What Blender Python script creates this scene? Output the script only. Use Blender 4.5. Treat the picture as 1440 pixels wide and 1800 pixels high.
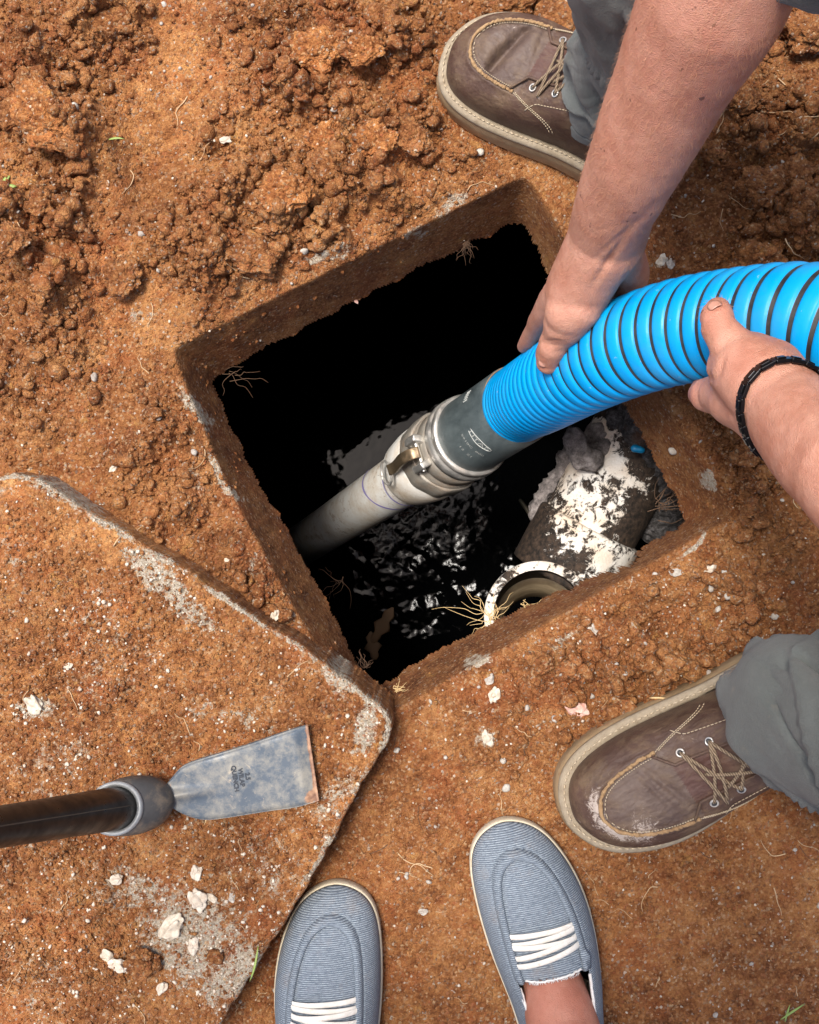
import bpy, bmesh, math, random
import numpy as np
from mathutils import Vector, Matrix, noise as mnoise
random.seed(4); RNG = np.random.default_rng(7)
S = bpy.context.scene; C = S.collection
for o in list(bpy.data.objects): bpy.data.objects.remove(o)
R = math.radians
# ---------------------------------------------------------------- camera
H = 1.25; F = 2125.0           # camera height over the ground; focal length in px of a 1440 px wide picture
cam = bpy.data.cameras.new("camera"); camo = bpy.data.objects.new("camera", cam); C.objects.link(camo)
camo.location = (0, 0, H); cam.sensor_fit = 'HORIZONTAL'; cam.sensor_width = 36; cam.lens = F/1440*36
cam.clip_start = 0.02; cam.clip_end = 200; S.camera = camo
S.render.resolution_x = 819; S.render.resolution_y = 1024
# ---------------------------------------------------------------- light
SUN_AZ, SUN_EL = 143, 75       # azimuth measured counter-clockwise from +X
w = bpy.data.worlds.new("World"); S.world = w; w.use_nodes = True
nt = w.node_tree; bg = nt.nodes['Background']
sky = nt.nodes.new('ShaderNodeTexSky'); sky.sky_type = 'NISHITA'; sky.sun_disc = False
sky.sun_elevation = R(SUN_EL); sky.sun_rotation = R(90-SUN_AZ); sky.air_density = 1.0; sky.dust_density = 4.0; sky.ozone_density = 1.0
nt.links.new(sky.outputs[0], bg.inputs[0]); bg.inputs[1].default_value = 0.15
sun = bpy.data.lights.new("sun", 'SUN'); sun.energy = 3.0; sun.angle = R(14); sun.color = (1, .95, .88)
suno = bpy.data.objects.new("sun", sun); C.objects.link(suno)
sd = Vector((math.cos(R(SUN_AZ))*math.cos(R(SUN_EL)), math.sin(R(SUN_AZ))*math.cos(R(SUN_EL)), math.sin(R(SUN_EL))))
suno.rotation_euler = sd.to_track_quat('Z', 'Y').to_euler()
S.view_settings.view_transform = 'Standard'; S.view_settings.look = 'None'
S.view_settings.exposure = 0.78; S.view_settings.gamma = 1
# ---------------------------------------------------------------- helpers
def P(px, py, z=0.0):
    k = (H-z)/F
    return Vector(((px-720)*k, (900-py)*k, z))
def RM(rpx, z): return rpx*(H-z)/F
def tag(o, label=None, cat=None, group=None, kind=None):
    if label: o['label'] = label
    if cat: o['category'] = cat
    if group: o['group'] = group
    if kind: o['kind'] = kind
    return o
def link(name, me, mat=None, parent=None, smooth=True):
    o = bpy.data.objects.new(name, me); C.objects.link(o)
    if mat is not None and len(me.materials) == 0:
        for m in (mat if isinstance(mat, (list, tuple)) else [mat]): me.materials.append(m)
    if parent: o.parent = parent
    if smooth and len(me.polygons): me.polygons.foreach_set('use_smooth', np.ones(len(me.polygons), dtype=bool))
    return o
def npmesh(name, V, Q, mat=None, parent=None, smooth=True, attrs=None, matidx=None):
    """V (n,3), Q (m,3 or 4) int array"""
    V = np.asarray(V, dtype=np.float32); Q = np.asarray(Q, dtype=np.int32); k = Q.shape[1]
    me = bpy.data.meshes.new(name)
    me.vertices.add(len(V)); me.vertices.foreach_set('co', V.ravel())
    me.loops.add(Q.size); me.loops.foreach_set('vertex_index', Q.ravel())
    me.polygons.add(len(Q)); me.polygons.foreach_set('loop_start', np.arange(0, Q.size, k, dtype=np.int32))
    try: me.polygons.foreach_set('loop_total', np.full(len(Q), k, dtype=np.int32))
    except Exception: pass
    if matidx is not None: me.polygons.foreach_set('material_index', np.asarray(matidx, dtype=np.int32))
    me.update(calc_edges=True)
    if attrs:
        for a, v in attrs.items():
            at = me.attributes.new(a, 'FLOAT', 'POINT'); at.data.foreach_set('value', np.asarray(v, dtype=np.float32).ravel())
    return link(name, me, mat, parent, smooth)
def grid_quads(n, m, wrap=False):
    i, j = np.meshgrid(np.arange(n-1), np.arange(m if wrap else m-1), indexing='ij')
    j2 = (j+1) % m
    return np.stack([i*m+j, (i+1)*m+j, (i+1)*m+j2, i*m+j2], -1).reshape(-1, 4)
def empty(name, loc=(0, 0, 0)):
    o = bpy.data.objects.new(name, None); C.objects.link(o); o.location = loc; o.empty_display_size = .05
    return o
# numpy noise ------------------------------------------------------
_T = RNG.random(1 << 16).astype(np.float32)
def _h(ix, iy, s): return _T[((ix*73856093) ^ (iy*19349663) ^ (s*83492791)) & 0xffff]
def vnoise(x, y, s=0):
    ix = np.floor(x).astype(np.int64); iy = np.floor(y).astype(np.int64); fx = x-ix; fy = y-iy
    fx = fx*fx*fx*(fx*(fx*6-15)+10); fy = fy*fy*fy*(fy*(fy*6-15)+10)
    a = _h(ix, iy, s); b = _h(ix+1, iy, s); c = _h(ix, iy+1, s); d = _h(ix+1, iy+1, s)
    return (a*(1-fx)+b*fx)*(1-fy)+(c*(1-fx)+d*fx)*fy
def fbm(x, y, cell, octv=4, s=0, gain=.5):
    t = 0; a = 1; n = 0; c = cell
    for k in range(octv):
        t = t+a*vnoise(x/c+17.3*k, y/c-9.1*k, s+k); n += a; a *= gain; c *= .5
    return t/n                      # 0..1
def crumbs(x, y, cell, s=0, dens=.8):
    """height 0..1 of close-packed lumps with random radii"""
    X = x/cell; Y = y/cell; ix = np.floor(X).astype(np.int64); iy = np.floor(Y).astype(np.int64)
    best = np.zeros_like(X)
    for dx in (-1, 0, 1):
        for dy in (-1, 0, 1):
            cx = ix+dx; cy = iy+dy
            px = cx+_h(cx, cy, s+1); py = cy+_h(cx, cy, s+2); rr = .35+.6*_h(cx, cy, s+3)
            on = _h(cx, cy, s+4) < dens
            an = 6.28*_h(cx, cy, s+5); ux = X-px; uy = Y-py
            a = ux*np.cos(an)+uy*np.sin(an); b = (-ux*np.sin(an)+uy*np.cos(an))*(1.0+.6*_h(cx, cy, s+6))
            q = 1-(a*a+b*b)/(rr*rr)
            best = np.maximum(best, np.where(on, np.sqrt(np.maximum(q, 0))*rr, 0))
    return best
def sdpoly(x, y, poly):
    """signed distance, negative inside"""
    d = np.full(x.shape, 1e9); ins = np.zeros(x.shape, dtype=bool); n = len(poly)
    for i in range(n):
        ax, ay = poly[i]; bx, by = poly[(i+1) % n]
        ex, ey = bx-ax, by-ay; wx = x-ax; wy = y-ay
        t = np.clip((wx*ex+wy*ey)/(ex*ex+ey*ey+1e-12), 0, 1)
        d = np.minimum(d, (wx-ex*t)**2+(wy-ey*t)**2)
        c = ((ay > y) != (by > y)) & (x < (bx-ax)*(y-ay)/((by-ay) if by != ay else 1e-12)+ax)
        ins ^= c
    d = np.sqrt(d); return np.where(ins, -d, d)
def chaikin(pts, it=2, keep=.25):
    for _ in range(it):
        o = []
        for i in range(len(pts)):
            a = np.array(pts[i]); b = np.array(pts[(i+1) % len(pts)])
            L_ = np.linalg.norm(b-a); k = min(.25, .007/L_) if keep == 'k' else keep
            o += [tuple(a+(b-a)*k), tuple(b-(b-a)*k)]
        pts = o
    return pts
def wpoly(pts, z): return [tuple(P(a, b, z)[:2]) for a, b in pts]
def sstep(a, b, x):
    t = np.clip((x-a)/(b-a), 0, 1); return t*t*(3-2*t)
def catmull(pts, n):
    """points (any dim) through which a smooth curve runs, n samples per span"""
    p = np.array([list(q) for q in pts], dtype=float); p = np.vstack([2*p[0]-p[1], p, 2*p[-1]-p[-2]]); out = []
    for i in range(1, len(p)-2):
        t = np.linspace(0, 1, n, endpoint=False)[:, None]
        a, b, c, d = p[i-1], p[i], p[i+1], p[i+2]
        out.append(.5*((2*b)+(-a+c)*t+(2*a-5*b+4*c-d)*t*t+(-a+3*b-3*c+d)*t**3))
    out.append(p[-2][None]); return np.vstack(out)
def frames(pts):
    T = np.gradient(pts, axis=0); T /= np.linalg.norm(T, axis=1)[:, None]+1e-12
    n = np.cross(T[0], [0, 0, 1.0]); 
    if np.linalg.norm(n) < 1e-3: n = np.cross(T[0], [0, 1.0, 0])
    N = []; n /= np.linalg.norm(n)
    for t in T:
        n = n-t*np.dot(n, t); n /= np.linalg.norm(n)+1e-12; N.append(n)
    N = np.array(N); B = np.cross(T, N); return T, N, B
def tube_vq(pts, rad, seg=10, cap=True, flat=1.0):
    pts = np.asarray(pts, float); n = len(pts); rad = np.broadcast_to(np.asarray(rad, float), (n,))
    T, N, B = frames(pts); a = np.linspace(0, 2*np.pi, seg, endpoint=False)
    V = pts[:, None]+rad[:, None, None]*(np.cos(a)[None, :, None]*N[:, None]+np.sin(a)[None, :, None]*B[:, None]*flat)
    V = V.reshape(-1, 3); Q = grid_quads(n, seg, True)
    if cap:
        V = np.vstack([V, pts[0], pts[-1]]); c0, c1 = n*seg, n*seg+1; j = np.arange(seg); j2 = (j+1) % seg
        Q = np.vstack([Q, np.stack([np.full(seg, c0), j, j2, j2], -1), np.stack([np.full(seg, c1), (n-1)*seg+j2, (n-1)*seg+j, (n-1)*seg+j], -1)])
    return V, Q
class Acc:
    def __init__(s): s.V = []; s.Q = []; s.n = 0; s.mi = []
    def add(s, V, Q, mi=0):
        Q = np.asarray(Q)
        if Q.shape[1] == 3: Q = np.hstack([Q, Q[:, 2:3]])
        s.V.append(np.asarray(V)); s.Q.append(Q+s.n); s.n += len(V); s.mi.append(np.full(len(Q), mi)); return s
    def tube(s, pts, rad, seg=8, flat=1.0, mi=0): V, Q = tube_vq(pts, rad, seg, True, flat); return s.add(V, Q, mi)
    def build(s, name, mat, parent=None, smooth=True):
        V = np.vstack(s.V); Q = np.vstack(s.Q); mi = np.concatenate(s.mi)
        me = bpy.data.meshes.new(name)
        faces = [tuple(q) if q[2] != q[3] else tuple(q[:3]) for q in Q.tolist()]
        me.from_pydata(V.tolist(), [], faces); me.polygons.foreach_set('material_index', mi.astype(np.int32))
        me.update()
        return link(name, me, mat, parent, smooth)
def lathe(axis0, axis1, prof, seg=48, phase=0, ngon=None):
    """prof: (t along axis in metres, radius)"""
    a0 = np.array(axis0, float); d = np.array(axis1, float)-a0; d /= np.linalg.norm(d)
    n = np.cross(d, [0, 0, 1.0]); 
    if np.linalg.norm(n) < 1e-3: n = np.array([1.0, 0, 0])
    n /= np.linalg.norm(n); b = np.cross(d, n); th = np.linspace(0, 2*np.pi, seg, endpoint=False)+phase
    V = []
    for t, r in prof:
        rr = r
        if ngon:
            k = np.pi/ngon; rr = r*np.minimum(np.cos(k)/np.cos(((th-phase) % (2*k))-k)*1.02, 1.0)
        V.append(a0+d*t+np.outer(np.cos(th)*rr, n)+np.outer(np.sin(th)*rr, b))
    return np.vstack(V), grid_quads(len(prof), seg, True)
def box_vq(c, ax, ay, az):
    c = np.array(c, float); A = [np.array(v, float) for v in (ax, ay, az)]
    V = [c+A[0]*i+A[1]*j+A[2]*k for i in (-1, 1) for j in (-1, 1) for k in (-1, 1)]
    return np.array(V), np.array([[0, 1, 3, 2], [4, 6, 7, 5], [0, 4, 5, 1], [2, 3, 7, 6], [0, 2, 6, 4], [1, 5, 7, 3]])
def remesh(name, chains, voxel, smooth, mat, parent=None, extra=None, disp=None):
    """chains: lists of (Vector, radius): tapered round limbs, fused into one skin"""
    acc = Acc(); n_ = 0
    sph = bmesh.new(); bmesh.ops.create_icosphere(sph, subdivisions=3, radius=1); sph.verts.ensure_lookup_table()
    SV = np.array([v.co[:] for v in sph.verts]); SF = np.array([[v.index for v in f.verts] for f in sph.faces]); sph.free()
    for ch in chains:
        for p, r in ch: acc.add(SV*r+np.array(p[:]), SF)
        for (p, r), (q, r2) in zip(ch[:-1], ch[1:]):
            m = 14; t = np.linspace(0, 1, m)[:, None]; L_ = (Vector(q)-Vector(p)).length
            if L_ > 1e-5: acc.tube(np.array([list(Vector(p).lerp(Vector(q), u)) for u in (0, .5, 1)]), [r, (r+r2)/2, r2], 40)
    if extra: 
        for V, Q in extra: acc.add(V, Q)
    o = acc.build(name+'_tmp', mat)
    m = o.modifiers.new('r', 'REMESH'); m.mode = 'VOXEL'; m.voxel_size = voxel
    if smooth: 
        m = o.modifiers.new('s', 'SMOOTH'); m.factor = .5; m.iterations = smooth
    dg = bpy.context.evaluated_depsgraph_get(); me = bpy.data.meshes.new_from_object(o.evaluated_get(dg))
    me.name = name; bpy.data.objects.remove(o)
    if disp:
        n = len(me.vertices); co = np.empty(n*3, np.float32); me.vertices.foreach_get('co', co); no = np.empty(n*3, np.float32)
        me.vertices.foreach_get('normal', no); co = co.reshape(-1, 3); no = no.reshape(-1, 3)
        me.vertices.foreach_set('co', disp(co, no).astype(np.float32).ravel()); me.update()
    return link(name, me, mat, parent)
# ---------------------------------------------------------------- material helpers
def mat(name, col=(.5, .5, .5), rough=.6, metal=0, **kw):
    m = bpy.data.materials.new(name); m.use_nodes = True; b = m.node_tree.nodes['Principled BSDF']
    b.inputs['Base Color'].default_value = (*col, 1); b.inputs['Roughness'].default_value = rough; b.inputs['Metallic'].default_value = metal
    for k, v in kw.items(): b.inputs[k.replace('_', ' ')].default_value = v
    return m
class N:
    """tiny node-tree writer"""
    def __init__(s, m): s.m = m; s.t = m.node_tree; s.b = s.t.nodes['Principled BSDF']; s.co = None
    def coord(s, which='Object'):
        if s.co is None: s.co = s.t.nodes.new('ShaderNodeTexCoord')
        return s.co.outputs[which]
    def mapping(s, scale=(1, 1, 1), rot=(0, 0, 0), vec=None):
        n = s.t.nodes.new('ShaderNodeMapping'); n.inputs['Scale'].default_value = scale; n.inputs['Rotation'].default_value = rot
        s.t.links.new(vec or s.coord(), n.inputs[0]); return n.outputs[0]
    def noise(s, scale, detail=4, rough=.55, vec=None, dist=0, out='Fac'):
        n = s.t.nodes.new('ShaderNodeTexNoise'); n.inputs['Scale'].default_value = scale; n.inputs['Detail'].default_value = detail
        n.inputs['Roughness'].default_value = rough; n.inputs['Distortion'].default_value = dist
        s.t.links.new(vec or s.coord(), n.inputs['Vector']); return n.outputs[out]
    def voronoi(s, scale, feature='F1', out='Distance', vec=None, rnd=1):
        n = s.t.nodes.new('ShaderNodeTexVoronoi'); n.feature = feature; n.inputs['Scale'].default_value = scale
        n.inputs['Randomness'].default_value = rnd
        s.t.links.new(vec or s.coord(), n.inputs['Vector']); return n.outputs[out]
    def wave(s, scale, dist=0, detail=2, dscale=1, vec=None, d='X'):
        n = s.t.nodes.new('ShaderNodeTexWave'); n.bands_direction = d; n.inputs['Scale'].default_value = scale
        n.inputs['Distortion'].default_value = dist; n.inputs['Detail'].default_value = detail; n.inputs['Detail Scale'].default_value = dscale
        s.t.links.new(vec or s.coord(), n.inputs['Vector']); return n.outputs['Fac']
    def attr(s, name):
        n = s.t.nodes.new('ShaderNodeAttribute'); n.attribute_name = name; return n.outputs['Fac']
    def ramp(s, fac, stops):
        n = s.t.nodes.new('ShaderNodeValToRGB'); e = n.color_ramp.elements
        while len(e) < len(stops): e.new(.5)
        for i, (p, c) in enumerate(stops):
            e[i].position = p; e[i].color = (*(c if not isinstance(c, (int, float)) else (c, c, c)), 1)
        s.t.links.new(fac, n.inputs[0]); return n.outputs[0]
    def mix(s, fac, a, b, mode='MIX'):
        n = s.t.nodes.new('ShaderNodeMix'); n.data_type = 'RGBA'; n.blend_type = mode
        for v, i in ((fac, 0), (a, 6), (b, 7)):
            if isinstance(v, (int, float)): n.inputs[i].default_value = v
            elif isinstance(v, tuple): n.inputs[i].default_value = (*v, 1)
            else: s.t.links.new(v, n.inputs[i])
        return n.outputs[2]
    def math(s, op, a, b=0, c=0, clamp=False):
        n = s.t.nodes.new('ShaderNodeMath'); n.operation = op; n.use_clamp = clamp
        for i, v in enumerate((a, b, c)):
            if isinstance(v, (int, float)): n.inputs[i].default_value = v
            else: s.t.links.new(v, n.inputs[i])
        return n.outputs[0]
    def bump(s, h, dist=.001, strength=1, prev=None):
        n = s.t.nodes.new('ShaderNodeBump'); n.inputs['Distance'].default_value = dist; n.inputs['Strength'].default_value = strength
        s.t.links.new(h, n.inputs['Height'])
        if prev: s.t.links.new(prev, n.inputs['Normal'])
        return n.outputs[0]
    def set(s, **kw):
        for k, v in kw.items():
            i = s.b.inputs[k.replace('_', ' ')]
            if isinstance(v, (int, float)): i.default_value = v
            elif isinstance(v, tuple): i.default_value = (*v, 1) if i.type == 'RGBA' else v
            else: s.t.links.new(v, i)
        return s.m
# ---------------------------------------------------------------- materials
def soil_nodes(m, use_attr=True, tint=(1, 1, 1)):
    n = N(m)
    a = n.noise(9, 6, .65); b = n.noise(60, 8, .7); c = n.noise(260, 5, .7)
    mixf = n.math('ADD', n.math('MULTIPLY', a, .30), n.math('ADD', n.math('MULTIPLY', b, .36), n.math('MULTIPLY', c, .34)))
    col = n.ramp(mixf, [(.33, (.042, .014, .005)), (.43, (.188, .063, .019)), (.505, (.355, .142, .046)), (.585, (.53, .252, .092)), (.70, (.71, .43, .20))])
    red = n.ramp(n.noise(14, 5, .65), [(.50, 0.), (.64, 1.)])
    col = n.mix(n.math('MULTIPLY', red, .36), col, (.38, .10, .032))
    yel = n.ramp(n.noise(38, 5, .7), [(.61, 0.), (.70, 1.)])
    col = n.mix(n.math('MULTIPLY', yel, .55), col, (.62, .33, .10))
    # pale sand grains and grit of many colours
    g = n.voronoi(430, out='Color'); gd = n.voronoi(430)
    sep = n.t.nodes.new('ShaderNodeSeparateColor'); n.t.links.new(g, sep.inputs[0])
    gf = n.ramp(sep.outputs[0], [(.70, 0.), (.84, 1.)])
    gcol = n.ramp(sep.outputs[1], [(0., (.50, .27, .12)), (.35, (.34, .10, .04)), (.6, (.60, .40, .22)), (.85, (.12, .05, .025)), (1., (.70, .62, .50))])
    gcol_m = n.math('MULTIPLY', gf, .72)
    if use_attr:
        damp_shade = n.attr('damp_shade'); pale = n.attr('pale'); dry_sunlit = n.attr('dry_sunlit')
        col = n.mix(n.math('MULTIPLY', dry_sunlit, .6), col, n.mix(1., col, (1.55, 1.65, 1.65), 'MULTIPLY'))
        col = n.mix(damp_shade, col, n.mix(1., col, (.46, .42, .38), 'MULTIPLY'))
        pn = n.noise(120, 6, .75)
        pf = n.ramp(n.math('ADD', pale, n.math('MULTIPLY', n.math('SUBTRACT', pn, .5), 1.5)), [(.46, 0.), (.60, 1.)])
        pc = n.ramp(n.noise(300, 6, .8), [(.3, (.27, .19, .12)), (.5, (.52, .44, .33)), (.68, (.76, .71, .61))])
        col = n.mix(pf, col, pc)
        gcol_m = n.math('MULTIPLY', gcol_m, n.math('SUBTRACT', 1, n.math('MULTIPLY', damp_shade, .65)))
    col = n.mix(gcol_m, col, gcol)
    if tint != (1, 1, 1): col = n.mix(1., col, tint, 'MULTIPLY')
    h = n.math('ADD', n.noise(420, 6, .75), n.math('MULTIPLY', gd, -.5))
    bn = n.bump(h, .0048, 1.)
    n.set(Base_Color=col, Roughness=.93, Normal=bn); m.node_tree.nodes['Principled BSDF'].inputs['Specular IOR Level'].default_value = .25
    return m
M_soil = soil_nodes(mat('red_clay_soil'))
M_crumb = soil_nodes(mat('soil_crumbs'), use_attr=False)
M_clod = soil_nodes(mat('soil_clod_light'), use_attr=False, tint=(1.3, 1.25, 1.15))
def stone_mat(name, c1, c2):
    m = mat(name, rough=.8); n = N(m)
    return n.set(Base_Color=n.ramp(n.noise(90, 6, .7), [(.3, c1), (.6, c2)]), Normal=n.bump(n.noise(300, 5, .7), .001, .6))
M_white = stone_mat('white_quartz', (.36, .27, .19), (.62, .55, .45))
M_grey = stone_mat('grey_gravel', (.22, .18, .15), (.46, .42, .36))
M_pink = stone_mat('pink_quartz', (.45, .18, .12), (.72, .50, .42))
M_mortar = stone_mat('mortar_lump', (.30, .23, .16), (.60, .53, .42))
M_root = mat('pale_root', (.50, .34, .19), .8); M_root_d = mat('dark_root', (.10, .055, .03), .9)
M_straw = mat('straw', (.60, .42, .20), .7); M_grass = mat('grass_blade', (.22, .30, .07), .6)
M_leaf = mat('dry_leaf', (.22, .13, .07), .7)
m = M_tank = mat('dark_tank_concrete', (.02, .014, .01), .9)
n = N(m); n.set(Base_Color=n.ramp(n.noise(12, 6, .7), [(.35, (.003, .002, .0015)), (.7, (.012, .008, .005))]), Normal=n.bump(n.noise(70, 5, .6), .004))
m = M_liq = mat('black_wastewater', (.0012, .0013, .0015), .02, IOR=1.22)
n = N(m); b_ = n.t.nodes.new('ShaderNodeBump'); n.t.links.new(n.noise(110, 5, .62), b_.inputs['Height']); b_.inputs['Distance'].default_value = .0004; n.t.links.new(n.attr('agit'), b_.inputs['Strength']); n.set(Normal=b_.outputs[0])
# ================================================================ the ground, one sheet, with the opening
LIP = .10
OUT = [(300, 614), (925, 306), (1108, 602), (1292, 905), (646, 1276), (520, 1075), (405, 865)]
INN = [(373, 667), (640, 522), (912, 390), (1070, 668), (1168, 842), (1204, 912), (1090, 990), (860, 1092), (648, 1212), (598, 1100), (510, 938), (432, 800)]
OUTW = chaikin(wpoly(OUT, 0), 2, 'k'); INNW = chaikin(wpoly(INN, -LIP), 2, 'k')
def axis_lines(lo, hi, step, far):
    core = np.arange(lo, hi+step*.5, step); out = []; d = step; x = hi
    while x < far: d *= 1.35; x += d; out.append(x)
    out2 = []; d = step; x = lo
    while x > -far: d *= 1.35; x -= d; out2.append(x)
    return np.concatenate([out2[::-1], core, out])
STEP = .00135
gx = axis_lines(-.46, .46, STEP, 40); gy = axis_lines(-.56, .56, STEP, 40)
X, Y = np.meshgrid(gx, gy, indexing='ij')
near = np.exp(-np.maximum(np.hypot(X/.6, Y/.7)-1.2, 0)*3)
px = 720+X*1700; py = 900-Y*1700
wx = px+60*(fbm(X, Y, .06, 3, 31)-.5); wy = py+60*(fbm(X, Y, .06, 3, 37)-.5)
def blobs(lst):
    t = np.zeros_like(X)
    for cx, cy, rx, ry, w_, *a in lst:
        an = R(a[0]) if a else 0; ux = wx-cx; uy = wy-cy
        u = ux*math.cos(an)+uy*math.sin(an); v = -ux*math.sin(an)+uy*math.cos(an)
        t = np.maximum(t, w_*np.exp(-((u/rx)**2+(v/ry)**2)**1.5))
    return t
loose = blobs([(430, 380, 230, 150, 1, -20), (90, 330, 150, 330, 1), (620, 150, 230, 200, .85), (600, 330, 150, 110, .8, -25), (120, 60, 200, 90, .9), (380, 560, 120, 60, .45),
               (1400, 320, 170, 330, 1.0), (1180, 1120, 330, 110, .75, -27), (1010, 1230, 220, 90, .6), (1260, 700, 60, 170, .7, -30), (1340, 900, 90, 120, .7),
               (1260, 60, 240, 80, .9), (940, 40, 120, 60, .8), (60, 640, 80, 200, .4), (310, 820, 120, 190, .6, 25), (470, 1010, 70, 170, .8, 38), (20, 560, 60, 60, .5)])
tram = blobs([(300, 170, 70, 150, 1, 15), (560, 60, 60, 40, .3)])
loose = np.clip(loose*(1-tram), 0, 1)
hump = blobs([(80, 300, 170, 300, .018), (560, 120, 260, 190, .012), (430, 400, 200, 110, .010, -25), (1420, 300, 170, 330, .022), (1260, 40, 230, 90, .012), (1380, 900, 90, 130, .008)])
pit = blobs([(520, 345, 22, 40, .018, -30), (250, 330, 40, 60, .010), (265, 355, 30, 24, .012), (1180, 350, 50, 90, .01)])
dirt_gate = sstep(.30, .62, fbm(X, Y, .05, 4, 3))
L = np.clip(loose*(.35+1.0*dirt_gate), 0, 1)
base = hump-pit+.006*(fbm(X, Y, .22, 3, 9)-.5)+.004*(fbm(X, Y, .04, 4, 11)-.5)
wob_x = X+.006*(fbm(X, Y, .012, 3, 71)-.5); wob_y = Y+.006*(fbm(X, Y, .012, 3, 72)-.5)
cr = .60*.034*crumbs(wob_x, wob_y, .038, 100, .42)*L**1.2+.60*.018*crumbs(wob_x, wob_y, .019, 150, .40)*L+.60*.012*crumbs(wob_x, wob_y, .012, 200, .6)*L+.55*.0065*crumbs(wob_x, wob_y, .0075, 300, .8)*np.clip(L*1.4+.06, 0, 1)
cr = cr*1.7+.0030*crumbs(X, Y, .0042, 400, .75)*np.clip(.22+L, 0, 1)+.0034*(fbm(X, Y, .008, 5, 21, .62)-.5)*2
# tool and tread marks pressed into the clay
def ridges(cx, cy, rx, ry, ang, period, amp, s):
    m_ = np.exp(-(((px-cx)/rx)**2+((py-cy)/ry)**2)**2); a = R(ang)
    q = (X*math.cos(a)+Y*math.sin(a)+.003*(fbm(X, Y, .03, 2, s)-.5))/period
    return amp*m_*(np.abs((q % 1)-.5)*2-.5)*sstep(.35, .6, fbm(X, Y, .03, 3, s+3))
cr = cr+ridges(90, 520, 70, 45, 20, .0055, .0022, 51)+ridges(200, 505, 60, 40, -60, .006, .002, 52)+ridges(830, 1690, 60, 70, 12, .007, .0022, 53)
cr = cr+ridges(720, 1640, 60, 60, 15, .009, .002, 54)+ridges(1240, 420, 120, 80, 25, .007, .002, 55)+ridges(720, 110, 60, 70, -40, .006, .0022, 56)+ridges(1130, 1640, 60, 70, 5, .008, .002, 57)
tr = np.abs(((fbm(X, Y, .06, 2, 61)*1.0+(px-300)/170+(py-200)/260) % 1)-.5); cr = cr-.0022*tram*np.exp(-(tr/.03)**2)
Z = (base+cr)*near+.08*(1-near)*(fbm(X, Y, 3, 3, 5)-.5)
do = sdpoly(X, Y, OUTW); di = sdpoly(X, Y, INNW)
jag = .0022*(fbm(X, Y, .018, 3, 81)-.5)*2+.0016*(crumbs(X, Y, .008, 83)-.35)
t = np.clip(-do/(-do+np.maximum(di, 1e-5)), 0, 1); t = np.where(do >= 0, 0, t)
wall_rough = .014*(fbm(X*1.0, Y*1.0, .03, 3, 85)-.5)+.004*(fbm(X, Y, .006, 3, 86)-.5)
Zw = -LIP*(t**.92)
rimfade = sstep(0, .02, do)
Z = np.where(do < 0, Zw+(wall_rough)*np.minimum(t*4, 1)+cr*.5*(1-t), Z*(.35+.65*rimfade))
damp_shade = blobs([(1330, 420, 200, 330, .55), (1230, 650, 130, 300, .45, -30), (1380, 880, 120, 160, .45), (1250, 260, 160, 200, .45), (640, 1420, 70, 200, .35, 25), (760, 1600, 400, 300, .12), (1300, 1600, 200, 300, .25),
              (420, 960, 60, 190, .55, 35), (100, 140, 120, 60, .4), (300, 330, 140, 90, .35), (440, 345, 160, 90, .25)])  # right-hand shade and the lid's shadow painted dark, along with damp clay
damp_shade = np.maximum(damp_shade, .18*sstep(.5, .7, fbm(X, Y, .08, 4, 91)))
damp_shade = np.where(do < .010, np.maximum(damp_shade, .50*sstep(.012, -.004, do)), damp_shade)
pale = blobs([(560, 455, 46, 13, .60, -27), (610, 440, 40, 14, .45, -25), (800, 350, 60, 22, .5, -25), (720, 390, 40, 12, .46, -25), (330, 720, 14, 60, .55, -25), (385, 820, 16, 60, .62, -30), (1253, 848, 9, 40, .62, -28), (1215, 958, 60, 6, .62, -25), (850, 1160, 50, 12, .5, -25),
              (1165, 460, 26, 12, .4), (850, 1290, 26, 26, .55), (430, 500, 60, 20, .35, -25), (560, 80, 20, 16, .35), (480, 70, 30, 20, .3), (240, 560, 40, 20, .4), (1000, 1120, 60, 16, .4, -25), (330, 860, 20, 30, .45), (450, 1000, 14, 30, .45)])
pale = np.clip(pale*1.2, 0, .78); dry_sunlit = blobs([(300, 170, 110, 200, 1, 15), (500, 200, 330, 300, .55), (150, 500, 200, 150, .5), (80, 300, 150, 200, .5), (600, 360, 300, 80, .5, -25), (860, 200, 150, 120, .3)])  # stronger sunlight at the upper left painted in, mixed with dry pale clay
pale = np.where(do < -.012, pale*.4, pale)
V = np.stack([X, Y, Z], -1).reshape(-1, 3)
Q = grid_quads(len(gx), len(gy)); dd = (di+jag).reshape(-1); keep = (dd[Q] > 0).all(1)
SOIL = npmesh('ground', V, Q[keep], M_soil, attrs={'damp_shade': damp_shade.reshape(-1), 'pale': pale.reshape(-1), 'dry_sunlit': dry_sunlit.reshape(-1)}); tag(SOIL, kind='structure')
def gz(x, y):
    i = np.clip(np.searchsorted(gx, x), 0, len(gx)-1); j = np.clip(np.searchsorted(gy, y), 0, len(gy)-1); return Z[i, j]
def at(px_, py_, dz=0):
    p = P(px_, py_, 0); z = float(gz(p.x, p.y)); p = P(px_, py_, z); p.z += dz; return p
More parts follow.
